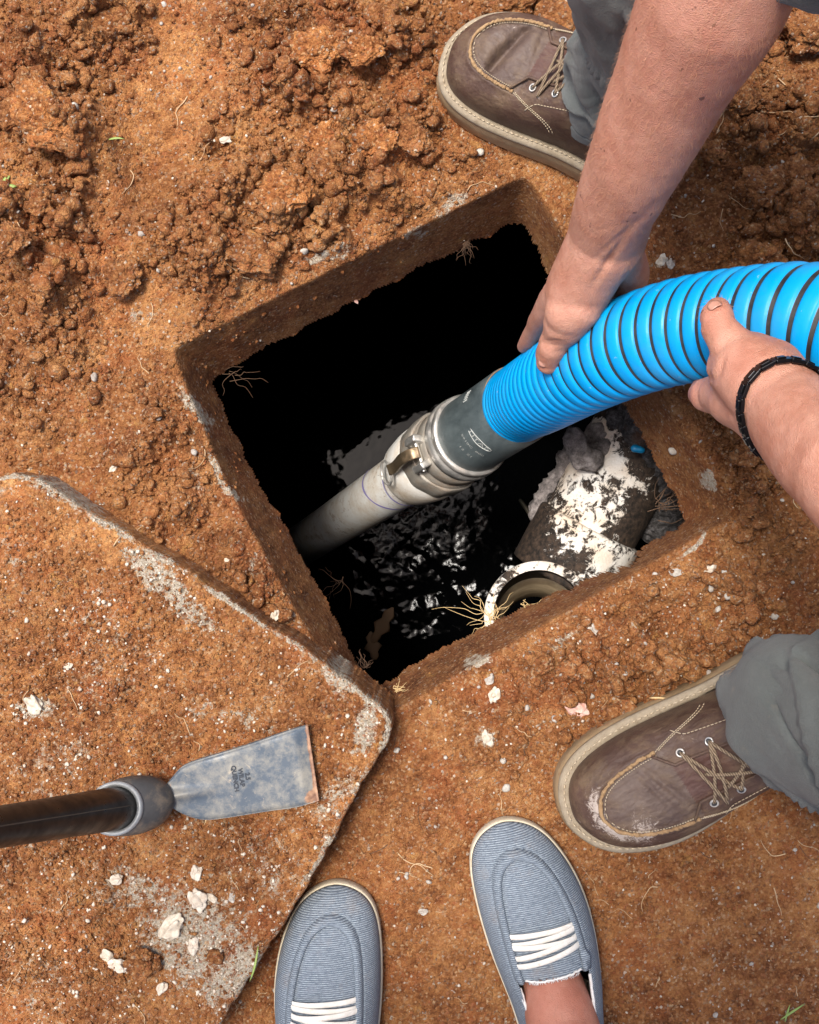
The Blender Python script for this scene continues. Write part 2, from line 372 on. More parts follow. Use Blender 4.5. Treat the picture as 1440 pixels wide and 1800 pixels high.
# ================================================================ underground: tank and water
LIQ = -1.12
acc = Acc(); x0, x1, y0, y1 = -.62, .62, -.50, .62; zt = -.135; zb = LIQ-.5
def shell(acc, x0, x1, y0, y1, zt, zb, th=.05):
    for (a, b, c, d) in ((x0-th, x0, y0-th, y1+th), (x1, x1+th, y0-th, y1+th), (x0, x1, y0-th, y0), (x0, x1, y1, y1+th)):
        acc.add(*box_vq(((a+b)/2, (c+d)/2, (zt+zb)/2), ((b-a)/2, 0, 0), (0, (d-c)/2, 0), (0, 0, (zt-zb)/2)))
    acc.add(*box_vq(((x0+x1)/2, (y0+y1)/2, zb-.03), ((x1-x0)/2+th, 0, 0), (0, (y1-y0)/2+th, 0), (0, 0, .03)))
shell(acc, x0, x1, y0, y1, zt, zb)
# concrete roof of the tank round the opening, under the soil
inn = np.array(INNW); n_ = len(inn); ctr = inn.mean(0); dirs = inn-ctr
far = ctr+dirs/np.linalg.norm(dirs, axis=1)[:, None]*1.1; far[:, 0] = np.clip(far[:, 0], x0-.03, x1+.03); far[:, 1] = np.clip(far[:, 1], y0-.03, y1+.03)
inner = ctr+dirs*1.12
Vr = np.vstack([np.c_[inner, np.full(n_, -.108)], np.c_[far, np.full(n_, -.108)], np.c_[inner, np.full(n_, -.135)], np.c_[far, np.full(n_, -.135)]])
j = np.arange(n_); j2 = (j+1) % n_
Qr = np.vstack([np.stack([j, j+n_, j2+n_, j2], -1), np.stack([j+2*n_, j2+2*n_, j2+3*n_, j+3*n_], -1), np.stack([j, j2, j2+2*n_, j+2*n_], -1)])
acc.add(Vr, Qr)
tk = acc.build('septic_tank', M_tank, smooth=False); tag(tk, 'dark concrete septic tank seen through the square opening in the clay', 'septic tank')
lx = np.arange(x0+.001, x1, .003); ly = np.arange(y0+.001, y1, .003); LX, LY = np.meshgrid(lx, ly, indexing='ij')
agit = .04+.96*np.exp(-(((LX-.06)/.17)**2+((LY+.14)/.13)**2)); LZ = LIQ+sum(a_*np.exp(-((LX-x_)**2+(LY-y_)**2)/s_**2) for x_, y_, s_, a_ in ((.115, -.125, .035, .0060), (.165, -.10, .028, -.0045), (.085, -.165, .03, .005), (.045, -.15, .028, -.004), (.16, -.17, .03, .004)))+agit*(.010*(fbm(LX, LY, .09, 2, 201)-.5)+.0020*(fbm(LX, LY, .011, 2, 209)-.5)+.0050*(fbm(LX+.02*fbm(LX, LY, .06, 2, 5), LY, .028, 3, 205)-.5))
lq = npmesh('wastewater', np.stack([LX, LY, LZ], -1).reshape(-1, 3), grid_quads(len(lx), len(ly)), M_liq, attrs={'agit': np.clip(agit, 0, 1).reshape(-1)}); tag(lq, kind='structure')
# ================================================================ concrete lid lying on the clay
m = mat('dirty_concrete'); soil_nodes(m); M_lid = m
LID = [(-60, 850), (45, 827), (204, 926), (340, 1010), (525, 1132), (690, 1254), (686, 1300), (655, 1345), (548, 1545), (372, 1830), (-60, 2100)]
LIDZ = .062
lidw = chaikin(wpoly(LID, LIDZ), 2, 'k')
ex = np.arange(-.48, .0, .0014); ey = np.arange(-.66, .07, .0014); A, B = np.meshgrid(ex, ey, indexing='ij')
lpx = 720+A*F/(H-LIDZ); lpy = 900-B*F/(H-LIDZ)
sdl = sdpoly(A, B, lidw)+.0035*(fbm(A, B, .018, 5, 301, .65)-.5)*2
X_, Y_, wx_, wy_ = X, Y, wx, wy
X, Y = A, B; wx = lpx+50*(fbm(A, B, .05, 3, 311)-.5); wy = lpy+50*(fbm(A, B, .05, 3, 312)-.5)
ll = blobs([(180, 1150, 260, 180, .5), (130, 1010, 160, 70, .5, 30), (60, 1560, 150, 170, .9), (130, 1640, 120, 140, .8), (560, 1280, 60, 90, .45), (300, 1270, 200, 60, .45), (470, 1480, 120, 60, .55), (420, 1180, 150, 70, .4)])
ll2 = np.clip(ll*(.4+.9*sstep(.3, .6, fbm(A, B, .04, 4, 315))), 0, 1)
lp_dummy = 0
lc = .014*crumbs(A, B, .022, 320, .35)*ll2**2+.006*crumbs(A, B, .011, 330, .5)*ll2+.0036*crumbs(A, B, .006, 340, .65)*np.clip(ll2+.15, 0, 1)+.0022*crumbs(A, B, .0035, 350, .7)+.0030*(fbm(A, B, .007, 4, 360)-.5)
lc = lc+blobs([(70, 1600, 120, 130, .010)])+.004*(fbm(A, B, .06, 3, 361)-.5)
edge = np.clip(-sdl/.008, 0, 1)
ZL = np.where(sdl < 0, LIDZ-.007*(1-np.sqrt(np.clip(1-(1-edge)**2, 0, 1)))+lc*sstep(0, .01, -sdl)+.003*(fbm(A, B, .008, 4, 362)-.5), 0)
side = np.clip(sdl/.0028, 0, 1); ZL = np.where(sdl >= 0, (LIDZ-.007)-.09*side, ZL)
lp = blobs([(275, 1010, 90, 30, .72, 42), (330, 1060, 70, 24, .66, 35), (100, 870, 100, 22, .62, 32), (590, 1190, 70, 24, .58, 38), (655, 1270, 34, 60, .62, 20), (600, 1400, 26, 110, .50, 32), (60, 1240, 40, 30, .55), (330, 1640, 110, 130, .60, 20), (400, 1720, 60, 90, .62, 30), (240, 1560, 120, 60, .50),
            (120, 1330, 80, 60, .42), (370, 1250, 60, 30, .42), (30, 1000, 50, 30, .42), (480, 1560, 20, 60, .5, 32), (210, 1180, 60, 30, .4), (40, 1480, 60, 30, .45), (420, 1250, 30, 24, .45), (40, 1350, 50, 30, .42)])
lp = np.maximum(lp, np.where((sdl > -.006) & (sdl < -.0006), .42+.25*sstep(.4, .6, fbm(A, B, .05, 3, 379)), 0)); lp = np.clip(lp*1.1, 0, .8); lp = np.maximum(lp, .40*sstep(.45, .62, fbm(A, B, .05, 4, 371)))
ld = .25*sstep(.48, .66, fbm(A, B, .06, 4, 373))*(1-lp)
LX_, LY_ = A, B
X, Y, wx, wy = X_, Y_, wx_, wy_
Q = grid_quads(len(ex), len(ey)); sf = sdl.reshape(-1); keep = (sf[Q] < .0030).any(1)
lid = npmesh('concrete_lid', np.stack([A, B, ZL], -1).reshape(-1, 3), Q[keep], M_lid, attrs={'damp_shade': ld.reshape(-1), 'pale': lp.reshape(-1), 'dry_sunlit': (.15+.75*sstep(.35, .65, fbm(A, B, .09, 3, 377))).reshape(-1)})
tag(lid, 'big square concrete lid caked in red dirt, lying left of the opening', 'lid')
def lidz(x, y):
    i = np.clip(np.searchsorted(ex, x), 0, len(ex)-1); j = np.clip(np.searchsorted(ey, y), 0, len(ey)-1); return ZL[i, j], sdl[i, j]
def surf(px_, py_, dz=0):
    """point on lid or ground under a pixel of the photo"""
    p = P(px_, py_, LIDZ); z, s = lidz(p.x, p.y)
    if s < -.004 and ex[0] < p.x < ex[-1] and ey[0] < p.y < ey[-1]: q = P(px_, py_, float(z)); q.z += dz; return q
    return at(px_, py_, dz)
# ================================================================ loose crumbs, grit
ico1 = bmesh.new(); bmesh.ops.create_icosphere(ico1, subdivisions=1, radius=1); IV1 = np.array([v.co[:] for v in ico1.verts]); IF1 = np.array([[v.index for v in f.verts] for f in ico1.faces])
ico2 = bmesh.new(); bmesh.ops.create_icosphere(ico2, subdivisions=2, radius=1); ico2.verts.ensure_lookup_table(); IV2 = np.array([v.co[:] for v in ico2.verts]); IF2 = np.array([[v.index for v in f.verts] for f in ico2.faces])
def scatter(name, pts, rad, IV, IF, m, jit=.35, flat=.8, sink=.2):
    n = len(pts); k = len(IV); q = RNG.normal(size=(n, 4)); q /= np.linalg.norm(q, axis=1)[:, None]; a, b, c, d = q.T
    Rm = np.stack([1-2*(c*c+d*d), 2*(b*c-a*d), 2*(b*d+a*c), 2*(b*c+a*d), 1-2*(b*b+d*d), 2*(c*d-a*b), 2*(b*d-a*c), 2*(c*d+a*b), 1-2*(b*b+c*c)], -1).reshape(n, 3, 3)
    sc = rad[:, None]*(1+RNG.uniform(-.3, .3, (n, 3))); sc[:, 2] *= flat
    shp = IV[None]*(1+RNG.uniform(-jit, jit, (n, k, 1)))*sc[:, None, :]
    Vv = np.einsum('nij,nkj->nki', Rm, shp)+pts[:, None, :]; Vv[:, :, 2] += (rad*(1-2*sink)*.6)[:, None]
    Qq = (IF[None]+(np.arange(n)*k)[:, None, None]).reshape(-1, 3)
    return npmesh(name, Vv.reshape(-1, 3), Qq, m, smooth=False)
def sample(n, wfun, region=(-20, 1460, -20, 1820), lidmode=False):
    out = []
    while len(out) < n:
        k = 40000; a = RNG.uniform(region[0], region[1], k); b = RNG.uniform(region[2], region[3], k)
        z0 = LIDZ if lidmode else 0; x = (a-720)*(H-z0)/F; y = (900-b)*(H-z0)/F
        if lidmode: z, s = lidz(x, y); ok = s < -.003
        else:
            z = gz(x, y); i = np.clip(np.searchsorted(gx, x), 0, len(gx)-1); j_ = np.clip(np.searchsorted(gy, y), 0, len(gy)-1)
            ok = (di[i, j_] > .004) & (lidz(x, y)[1] > .004)
        if lidmode: i = np.clip(np.searchsorted(ex, x), 0, len(ex)-1); j_ = np.clip(np.searchsorted(ey, y), 0, len(ey)-1)
        wv = wfun(i, j_)
        ok &= RNG.random(k) < wv
        out += np.stack([x, y, z], -1)[ok].tolist()
    return np.array(out[:n])
def radii(n, lo, hi, p=3): return lo+(hi-lo)*RNG.random(n)**p
wl = lambda i, j_: np.clip(L[i, j_]**1.3+.02, 0, 1)*np.where(do[i, j_] < 0, .35, 1)
pts = sample(26000, wl); tag(scatter('soil_crumbs', pts, radii(26000, .0007, .0032, 3), IV1, IF1, M_crumb), kind='stuff')
pts = sample(4200, lambda i, j_: L[i, j_]**2*np.where(do[i, j_] < .01, .0, 1)); tag(scatter('soil_lumps', pts, radii(4200, .0022, .0095, 4), IV2, IF2, M_crumb, jit=.22), kind='stuff')
pts = sample(9000, lambda i, j_: np.clip(ll2[i, j_]+.12, 0, 1), (-20, 720, 800, 1820), True); tag(scatter('lid_crumbs', pts, radii(9000, .0006, .0026, 3), IV1, IF1, M_crumb), kind='stuff')
wgr = lambda i, j_: np.clip(.15+.8*np.exp(-(((px[i, j_]-1150)/300)**2+((py[i, j_]-1130)/140)**2)), 0, 1)*np.where(do[i, j_] < .004, .15, 1)
pts = sample(1300, wgr); tag(scatter('pale_grit', pts, radii(1300, .0004, .0019, 4), IV1, IF1, M_white), kind='stuff')
pts = sample(300, wgr); tag(scatter('grey_grit', pts, radii(300, .001, .0042, 3), IV2, IF2, M_grey, jit=.2), kind='stuff')
wli = lambda i, j_: np.clip(.12+lp[i, j_]*1.1, 0, 1)
pts = sample(1800, wli, (-20, 720, 800, 1820), True); tag(scatter('lid_grit', pts, radii(1800, .0004, .0024, 3.2), IV1, IF1, M_white), kind='stuff')
# ================================================================ single clods and stones
def rock(name, px_, py_, rpx, m, label, cat, group, seed, flat=.7, rough=.22, crumbly=False, stretch=1.25, ang=0, sub=5):
    p = surf(px_, py_); r = rpx*(H-p.z)/F*(1.15 if crumbly else 1)
    bm = bmesh.new(); bmesh.ops.create_icosphere(bm, subdivisions=sub if rpx > 12 else 3, radius=1)
    off = Vector((seed*3.7, seed*1.3, seed*7.1)); ca, sa = math.cos(R(ang)), math.sin(R(ang))
    for v in bm.verts:
        d = v.co.copy(); k = 1+rough*2*mnoise.noise(d*1.3+off)
        if crumbly: k += .22*mnoise.noise(d*3.1+off)+.13*mnoise.noise(d*7+off)+.08*mnoise.noise(d*15+off)
        else: 
            c = mnoise.voronoi(d*1.2+off)[0][0]; k += -.25*c
        q = Vector((d.x*stretch, d.y/stretch**.5, d.z*flat))*k*r; v.co = Vector((q.x*ca-q.y*sa, q.x*sa+q.y*ca, q.z))
    me = bpy.data.meshes.new(name); bm.to_mesh(me); bm.free()
    o = link(name, me, m, smooth=crumbly); o.location = (p.x, p.y, p.z+r*flat*(.75 if crumbly else .5))
    return tag(o, label, cat, group)
G1 = 'single clods of red clay'
for i, (a, b, r_, an, lab) in enumerate([
    (205, 45, 27, 0, 'round dark red clod near the upper left corner of the ground'),
    (85, 215, 44, -50, 'largest pale orange clod with root fibres, at the left edge of the heap'),
    (28, 205, 26, 20, 'ochre clod touching the frame edge left of the largest clod'),
    (48, 140, 17, 20, 'small reddish clod above the largest clod'),
    (558, 92, 32, 10, 'yellowish clod standing alone left of the upper boot'),
    (640, 92, 24, 10, 'flat ochre patch of clay right of the yellowish clod'),
    (505, 342, 33, 15, 'fibrous tan clod at the lower edge of the crumb heap'),
    (455, 358, 15, 60, 'little square orange clod left of the fibrous tan clod'),
    (580, 300, 28, -20, 'brown crumbly clod above the fibrous tan clod'),
    (652, 252, 30, -15, 'oval pale clod lying where the heap meets the flat rim'),
    (568, 245, 24, 30, 'lumpy brown clod just left of the oval pale clod'),
    (220, 490, 27, 20, 'clod half sunk in the smooth clay left of the opening'),
    (197, 483, 14, 60, 'orange nugget beside the half sunk clod'),
    (450, 452, 34, -20, 'wide reddish clod above the pale streak of the rim'),
    (722, 240, 26, -40, 'brown clod beneath the toe of the upper boot'),
    (890, 8, 34, 10, 'bright orange clod behind the toe of the upper boot'),
    (985, 38, 36, -20, 'rust coloured clod between the upper boot and the trouser leg'),
    (1255, 268, 17, 30, 'dark clod in the shade right of the bare forearm'),
    (1340, 330, 32, 10, 'broad brown clod in the shaded heap at the right'),
    (1396, 310, 24, 70, 'orange clod beside the broad brown clod at the right edge'),
    (1420, 60, 36, 40, 'dark clod in the upper right corner'),
    (1300, 180, 22, 20, 'small dark clod close to the elbow side of the forearm'),
    (1117, 1080, 13, 0, 'bright orange nugget below the lower rim of the opening'),
    (955, 1168, 14, 40, 'round rusty nugget on the gravelly strip above the blue shoes'),
    (250, 1690, 22, 20, 'orange clod on the lower left of the lid'),
    (380, 1680, 12, 20, 'bright orange nugget among white chips on the lid'),
    (20, 425, 24, 0, 'brown clod under the tuft of grass at the left edge'),
    (70, 365, 16, 0, 'small clod right of the green leaf at the left edge'),
    (1370, 990, 14, 0, 'orange clod right of the pipe fitting on the right hand bank'),
    (1310, 800, 18, 0, 'crumbly clod on the bank beneath the wristed hand')]):
    rock('soil_clod', a, b, r_, M_clod if i in (1, 4, 5, 6, 9, 10) else M_crumb, lab, 'clod', G1, i+1, .62, .2, True, 1.15, an)
G2 = 'loose stones'
for i, (a, b, r_, m_, lab) in enumerate([
    (397, 247, 8, M_white, 'white pebble alone in the crumb heap at the upper left'),
    (200, 822, 7, M_white, 'pale flat pebble left of the opening, above the lid'),
    (483, 1081, 8, M_mortar, 'beige pebble between lid and opening'),
    (1043, 1108, 10, M_grey, 'grey angular stone near the lower rim of the opening'),
    (905, 1104, 9, M_grey, 'grey chip just below the torn pipe opening'),
    (1187, 1006, 9, M_grey, 'grey stone on the bank right of the pipe fitting'),
    (1247, 1004, 11, M_white, 'white stone farthest right on the gravelly strip'),
    (868, 1222, 13, M_mortar, 'white mortar lump beside the lid corner'),
    (856, 1296, 12, M_mortar, 'pale crumbly mortar lump above the right blue shoe'),
    (1012, 1243, 17, M_pink, 'pink quartz stone left of the lower boot'),
    (1118, 1256, 7, M_white, 'small white chip touching the sole of the lower boot'),
    (860, 1196, 8, M_grey, 'grey pebble above the white mortar lump'),
    (345, 1532, 12, M_white, 'white chip nearest the hoe blade on the lid'),
    (348, 1580, 17, M_white, 'largest white angular chip on the lid'),
    (372, 1578, 8, M_mortar, 'small pale chip touching the largest white chip'),
    (205, 1545, 11, M_white, 'white chip left of the group on the lid'),
    (305, 1628, 20, M_mortar, 'round grey mortar lump on the lid'),
    (340, 1662, 12, M_white, 'white pebble under the round mortar lump'),
    (190, 1680, 13, M_mortar, 'pale bone shaped mortar chip at the lower left of the lid'),
    (210, 1696, 15, M_white, 'white rough chip right of the bone shaped one'),
    (257, 1682, 9, M_white, 'small white chip in the dirt on the lid'),
    (285, 1735, 10, M_white, 'white chip near the bottom of the lid'),
    (408, 1577, 8, M_grey, 'grey chip right of the largest white chip'),
    (60, 1235, 15, M_mortar, 'white patch of mortar at the left of the lid'),
    (400, 985, 5, M_white, 'tiny white pebble on the ground above the lid edge'),
    (120, 1170, 7, M_white, 'white pebble in the upper left part of the lid'),
    (1163, 458, 10, M_mortar, 'pale gravel lump between wrist and blue hose'),
    (1178, 466, 8, M_grey, 'grey gravel lump right of the pale one by the hose'),
    (626, 530, 4, M_pink, 'pinkish pebble stuck in the upper wall of the opening'),
    (744, 1602, 7, M_grey, 'small grey pebble between the two blue shoes')]):
    rock('stone', a, b, r_, m_, lab, 'stone', G2, i+40, .6, .3, False, 1.3, i*37)
# ================================================================ roots, straws, blades
def wisp(a, b, n=8, wig=.15, sag=0):
    a = np.array(a[:]); b = np.array(b[:]); Lw = np.linalg.norm(b-a); p = a+(b-a)*np.linspace(0, 1, n)[:, None]
    p += np.cumsum(RNG.normal(size=(n, 3))*Lw*wig/n, axis=0)*np.array([1, 1, .4]); p[:, 2] -= sag*np.linspace(0, 1, n)**2
    return catmull(p, 4)
acc = Acc(); acc2 = Acc(); acc3 = Acc()
def groundwisp(a, b, ln, r_, ac):
    an = RNG.uniform(0, 6.28); k = []
    cx, cy = a, b
    for s_ in range(6):
        p = surf(cx, cy, r_*1.2+.0006); k.append(p[:]); an += RNG.normal()*.45; cx += math.cos(an)*ln/6; cy += math.sin(an)*ln/6
        if di[np.clip(np.searchsorted(gx, p.x), 0, len(gx)-1), np.clip(np.searchsorted(gy, p.y), 0, len(gy)-1)] < .004: break
    if len(k) > 2: ac.tube(catmull(k, 4), np.linspace(r_, r_*.4, (len(k)-1)*4+1), 5)
for i in range(170):
    a, b = RNG.uniform(0, 1440), RNG.uniform(0, 1800)
    groundwisp(a, b, RNG.uniform(20, 80), RNG.uniform(.0003, .0006), acc if i % 3 else acc2)
for a, b, l_ in ((1290, 190, 80), (1330, 240, 90), (1400, 210, 90), (1380, 420, 60), (1410, 400, 60), (1230, 610, 40), (700, 1500, 90), (760, 1525, 80), (1380, 1500, 70), (1360, 1560, 60), (1150, 1460, 40), (200, 960, 110), (60, 300, 60), (230, 300, 60), (440, 490, 60), (330, 170, 70), (1380, 150, 90), (1420, 250, 90)):
    groundwisp(a, b, l_, .0007, acc)
o = acc.build('root_fibres', M_root); tag(o, kind='stuff'); o = acc2.build('dark_root_fibres', M_root_d); tag(o, kind='stuff')
def tuft(name, px_, py_, z, n, ln, m_, label, cat, down=.6, spread=1.0, dirn=None, r_=.0005):
    r_ *= .7
    ac = Acc(); p = P(px_, py_, z)
    for i in range(n):
        an = RNG.uniform(0, 6.28) if dirn is None else R(dirn)+RNG.normal()*spread*.38
        l_ = ln*RNG.uniform(.4, 1.1); q = p+Vector((math.cos(an)*l_, math.sin(an)*l_, -down*l_*RNG.uniform(.2, 1.2)))
        s_ = p+Vector(tuple(RNG.normal(size=3)*ln*.07)); w_ = wisp(s_, q, 6, .5); ac.tube(w_, np.linspace(r_, r_*.4, len(w_)), 5)
    return tag(ac.build(name, m_), label, cat)
tuft('root_tuft', 868, 1083, -.10, 26, .03, M_straw, 'pale straw coloured root tuft at the rim of the open pipe', 'roots', .2, 1, None, .0006)
tuft('root_tuft', 858, 1078, -.10, 5, .055, M_straw, 'thin pale rootlets reaching left from the open pipe over the water', 'roots', .1, .5, 150, .0006)
tuft('root_tuft', 818, 425, -.06, 16, .014, M_root_d, 'reddish hanging root tuft on the upper wall of the opening', 'roots', 1.4, 1, -80, .0005)
tuft('root_tuft', 400, 655, -.09, 7, .04, M_root_d, 'long thin roots hanging in the left corner of the opening', 'roots', .4, 1.3, -35, .0006)
tuft('root_tuft', 1160, 890, -.13, 14, .045, M_root_d, 'dark roots in the right corner of the opening beside the sludge', 'roots', .4, 1.5, 10, .0008)
tuft('root_tuft', 640, 1175, -.08, 12, .02, M_root_d, 'dark root hairs in the bottom corner of the opening', 'roots', .6, 2, 60, .0006)
tuft('root_tuft', 600, 1025, -.3, 9, .04, M_root_d, 'loose dark rootlets hanging over the water at the left wall', 'roots', .1, 2, 200, .0005)
tuft('root_tuft', 695, 1212, -.03, 10, .014, M_straw, 'tangle of pale rootlets on the rim at the lid corner', 'roots', -.2, 2, 40, .0006)
def blade(px_, py_, ang, ln, w_, m_, label, cat, lift=.004):
    ac = Acc(); p = surf(px_, py_, lift); a = R(ang); n = 9; t = np.linspace(0, 1, n); pts = np.array(p[:])+np.outer(t*ln, [math.cos(a), math.sin(a), 0])
    pts[:, 2] += .25*ln*np.sin(t*2.4)*.6; pts[:, :2] += np.outer(np.sin(t*2)*ln*.12, [-math.sin(a), math.cos(a)])
    ac.tube(pts, w_*np.sin(np.pi*np.clip(t*.9+.08, 0, 1)), 6, .22); return tag(ac.build('grass_blade' if cat == 'grass' else 'straw', m_), label, cat)
blade(4, 338, 10, .017, .0035, M_grass, 'yellow green leaf at the left edge of the heap', 'grass')
blade(6, 330, 45, .014, .003, M_grass, 'upright short green leaf over the yellow one at the left edge', 'grass')
blade(190, 248, -5, .018, .0012, M_grass, 'thin green blade on the trodden clay at the upper left', 'grass')
blade(455, 1660, -110, .035, .0012, M_grass, 'grass blade in the gap between lid and left blue shoe', 'grass')
blade(1370, 1790, 30, .03, .0014, M_grass, 'grass blade at the bottom right corner', 'grass')
blade(1378, 1794, 70, .02, .0012, M_grass, 'short grass blade beside the one at the bottom right corner', 'grass')
blade(365, 1441, 55, .022, .0006, M_straw, 'pale straw lying across the hoe blade', 'straw', .02)
blade(1140, 1226, -8, .018, .0011, M_straw, 'straw just above the small white chip by the lower boot', 'straw')
# floating leaf on the water
for a, b, an, l_, lab in ((655, 1130, 60, .05, 'brown dead leaf floating on the black water near the bottom corner'), (660, 1160, 100, .035, 'second smaller dead leaf below it on the black water')):
    p = P(a, b, LIQ+.01); t = np.linspace(0, 1, 12); ac = Acc(); d_ = np.array([math.cos(R(an)), math.sin(R(an)), 0])
    ac.tube(np.array(p[:])+np.outer(t*l_*1.6, d_)+np.outer(np.sin(t*6)*.003, [0, 0, 1]), .014*np.sin(np.pi*np.clip(t, .03, .97))**.7*(1+.3*np.sin(t*17)), 8, .12)
    tag(ac.build('dead_leaf', M_leaf), lab, 'leaf')
# ================================================================ suction hose with its fittings
K0 = np.array(P(910, 712, -.20)[:]); W1 = np.array(P(524, 962, -.92)[:]); AX = (W1-K0)/np.linalg.norm(W1-K0)
def on(t): return K0+AX*t
hose = empty('suction_hose', tuple(on(1.45)))
tag(hose, 'ribbed bright blue suction hose with metal coupling and white pipe reaching into the tank', 'hose')
def under(o, root):
    bpy.context.view_layer.update(); o.parent = root; o.matrix_parent_inverse = root.matrix_world.inverted(); return o
hp = [tuple(on(.10)), tuple(K0), tuple(P(953, 688, -.075)), tuple(P(1030, 643, .07)), tuple(P(1115, 606, .15)), tuple(P(1200, 580, .195)), tuple(P(1305, 568, .245)), tuple(P(1440, 562, .30)), tuple(P(1640, 600, .34)), (.62, .16, .36), (.85, .05, .2), (1.2, -.2, .06), (1.9, -.5, .055)]
hp = catmull(hp, 40); sl = np.r_[0, np.cumsum(np.linalg.norm(np.diff(hp, axis=0), axis=1))]
PIT = .0166; NP = 18; hp = hp[sl < 2.3]; sl = sl[sl < 2.3]; sq = np.arange(0, sl[-1], PIT/NP); hpt = np.stack([np.interp(sq, sl, hp[:, i]) for i in range(3)], -1)
k = np.ones(61)/61
for _ in range(2):
    pad = np.vstack([np.repeat(hpt[:1], 30, 0), hpt, np.repeat(hpt[-1:], 30, 0)]); hpt2 = np.stack([np.convolve(pad[:, i], k, 'valid') for i in range(3)], -1)
    hpt2[:90] = hpt[:90]*(np.linspace(1, 0, 90)[:, None])+hpt2[:90]*(np.linspace(0, 1, 90)[:, None]); hpt = hpt2
T_, N_, B_ = frames(hpt); seg = 84; th = np.linspace(0, 2*np.pi, seg, endpoint=False)
rows = np.arange(int(.100/(PIT/NP)), len(hpt)-2)
si = rows[:, None]-th[None]/(2*np.pi)*NP                 # rows follow the helix, so the groove edges stay clean
i0 = np.floor(si).astype(int); fr_ = (si-i0)[..., None]
lerp = lambda A_: A_[i0]*(1-fr_)+A_[i0+1]*fr_
RH = .0465; ph = (rows % NP)/NP; q = np.abs(ph-.5)*2
wv = np.where(q < .72, np.sqrt(np.clip(1-(q/.82)**2.6, 0, 1)), 0); rad = np.where(q >= .72, RH-.0026, RH-.0031+.0031*wv)
V = lerp(hpt)+rad[:, None, None]*(np.cos(th)[None, :, None]*lerp(N_)+np.sin(th)[None, :, None]*lerp(B_))
nr = len(rows); Q = grid_quads(nr, seg); i_ = np.arange(NP, nr-1)
Q = np.vstack([Q, np.stack([i_*seg+seg-1, (i_+1)*seg+seg-1, (i_+1-NP)*seg, (i_-NP)*seg], -1)]); qf = np.repeat(q, seg)[Q].mean(1)
m = M_blue = mat('hose_blue_plastic', (.0, .27, .72), .38); n = N(m); n.b.inputs['Specular IOR Level'].default_value = .25
d1 = n.ramp(n.noise(16, 6, .7), [(.5, 0.), (.75, 1.)]); c_ = n.mix(n.math('MULTIPLY', d1, .25), n.mix(n.noise(5, 3), (.0, .25, .60), (.0, .31, .69)), (.10, .24, .33))
sp = n.ramp(n.noise(160, 3, .6), [(.70, 0.), (.74, 1.)]); c_ = n.mix(n.math('MULTIPLY', sp, .5), c_, (.42, .40, .34))
n.set(Base_Color=c_, Roughness=n.ramp(n.noise(40, 5), [(.3, .30), (.7, .52)]), Normal=n.bump(n.noise(180, 4), .0006, .4))
m = M_rubber = mat('black_rubber', (.014, .014, .015), .55); n = N(m); n.set(Base_Color=n.ramp(n.noise(30, 6, .7), [(.4, (.012, .012, .013)), (.75, (.06, .055, .05))]))
npmesh('hose_tube', V.reshape(-1, 3), Q, [M_blue, M_rubber], matidx=(qf > .75).astype(int)); hose_tube = bpy.context.scene.objects['hose_tube']
under(hose_tube, hose)
m = M_cuff = mat('grey_rubber_cuff', (.06, .075, .08), .5); n = N(m)
st = n.noise(26, 7, .75, vec=n.mapping((1, 1, .25))); sc_ = n.ramp(n.noise(120, 6, .8), [(.60, 0.), (.72, 1.)])
n.set(Base_Color=n.mix(n.math('MULTIPLY', sc_, .35), n.ramp(st, [(.35, (.045, .06, .065)), (.7, (.12, .15, .155))]), (.30, .33, .32)), Roughness=n.ramp(st, [(.3, .38), (.7, .6)]), Normal=n.bump(n.noise(90, 5), .0008, .5))
def part(V, Q, name, m_, root=hose): return under(npmesh(name, V, Q, m_), root)
part(*lathe(on(-.004), on(.3), [(0, .0462), (.0, .0482), (.002, .0490), (.06, .0492), (.14, .0497), (.196, .0502), (.20, .0490), (.20, .044)], 64), 'rubber_cuff', M_cuff)
part(*lathe(on(-.0065), on(.3), [(0, .0470), (.0, .0484), (.0025, .0484), (.0025, .0470)], 64), 'hose_end_band', mat('worn_band', (.20, .14, .09), .7))
def metal(name, col, r1=.3, r2=.6, dirt=(.22, .13, .07), amt=.5, met=.85):
    m = mat(name, col, .4, met); n = N(m); a = n.ramp(n.noise(38, 7, .75), [(.48, 0.), (.66, 1.)])
    n.set(Base_Color=n.mix(n.math('MULTIPLY', a, amt), col, dirt), Roughness=n.ramp(n.noise(60, 5), [(.3, r1), (.7, r2)]), Metallic=n.math('SUBTRACT', met, n.math('MULTIPLY', a, met*.8)), Normal=n.bump(n.noise(150, 5, .7), .0007, .6)); return m
M_alu = metal('worn_aluminium', (.62, .61, .58)); M_alud = metal('dull_cast_aluminium', (.42, .39, .34), .4, .7, (.20, .13, .08), .75, .6); M_brass = metal('dark_bronze_steel', (.25, .19, .12), .3, .5, (.12, .06, .03), .6)
o = part(*lathe(on(.176), on(.4), [(0, .050), (0, .0535), (.003, .0550), (.012, .0552), (.014, .0535), (.018, .0535), (.020, .0560), (.036, .0562), (.039, .0545), (.044, .0545), (.044, .050)], 72), 'clamp_ring', M_alu)
o = part(*lathe(on(.218), on(.5), [(0, .050), (0, .0530), (.045, .0530), (.047, .0518), (.050, .0518), (.052, .0535), (.075, .0535)], 72), 'coupler', M_alud)
V, Q = lathe(on(.285), on(.6), [(0, .05), (0, .0560), (.003, .0572), (.050, .0572), (.053, .0560), (.054, .045)], 80, 0, 10); under(npmesh('faceted_nut', V, Q, M_alud, smooth=False), hose)
m = M_pvc = mat('white_pvc', (.6, .58, .53), .35); n = N(m); n.b.inputs['Roughness'].default_value = .38
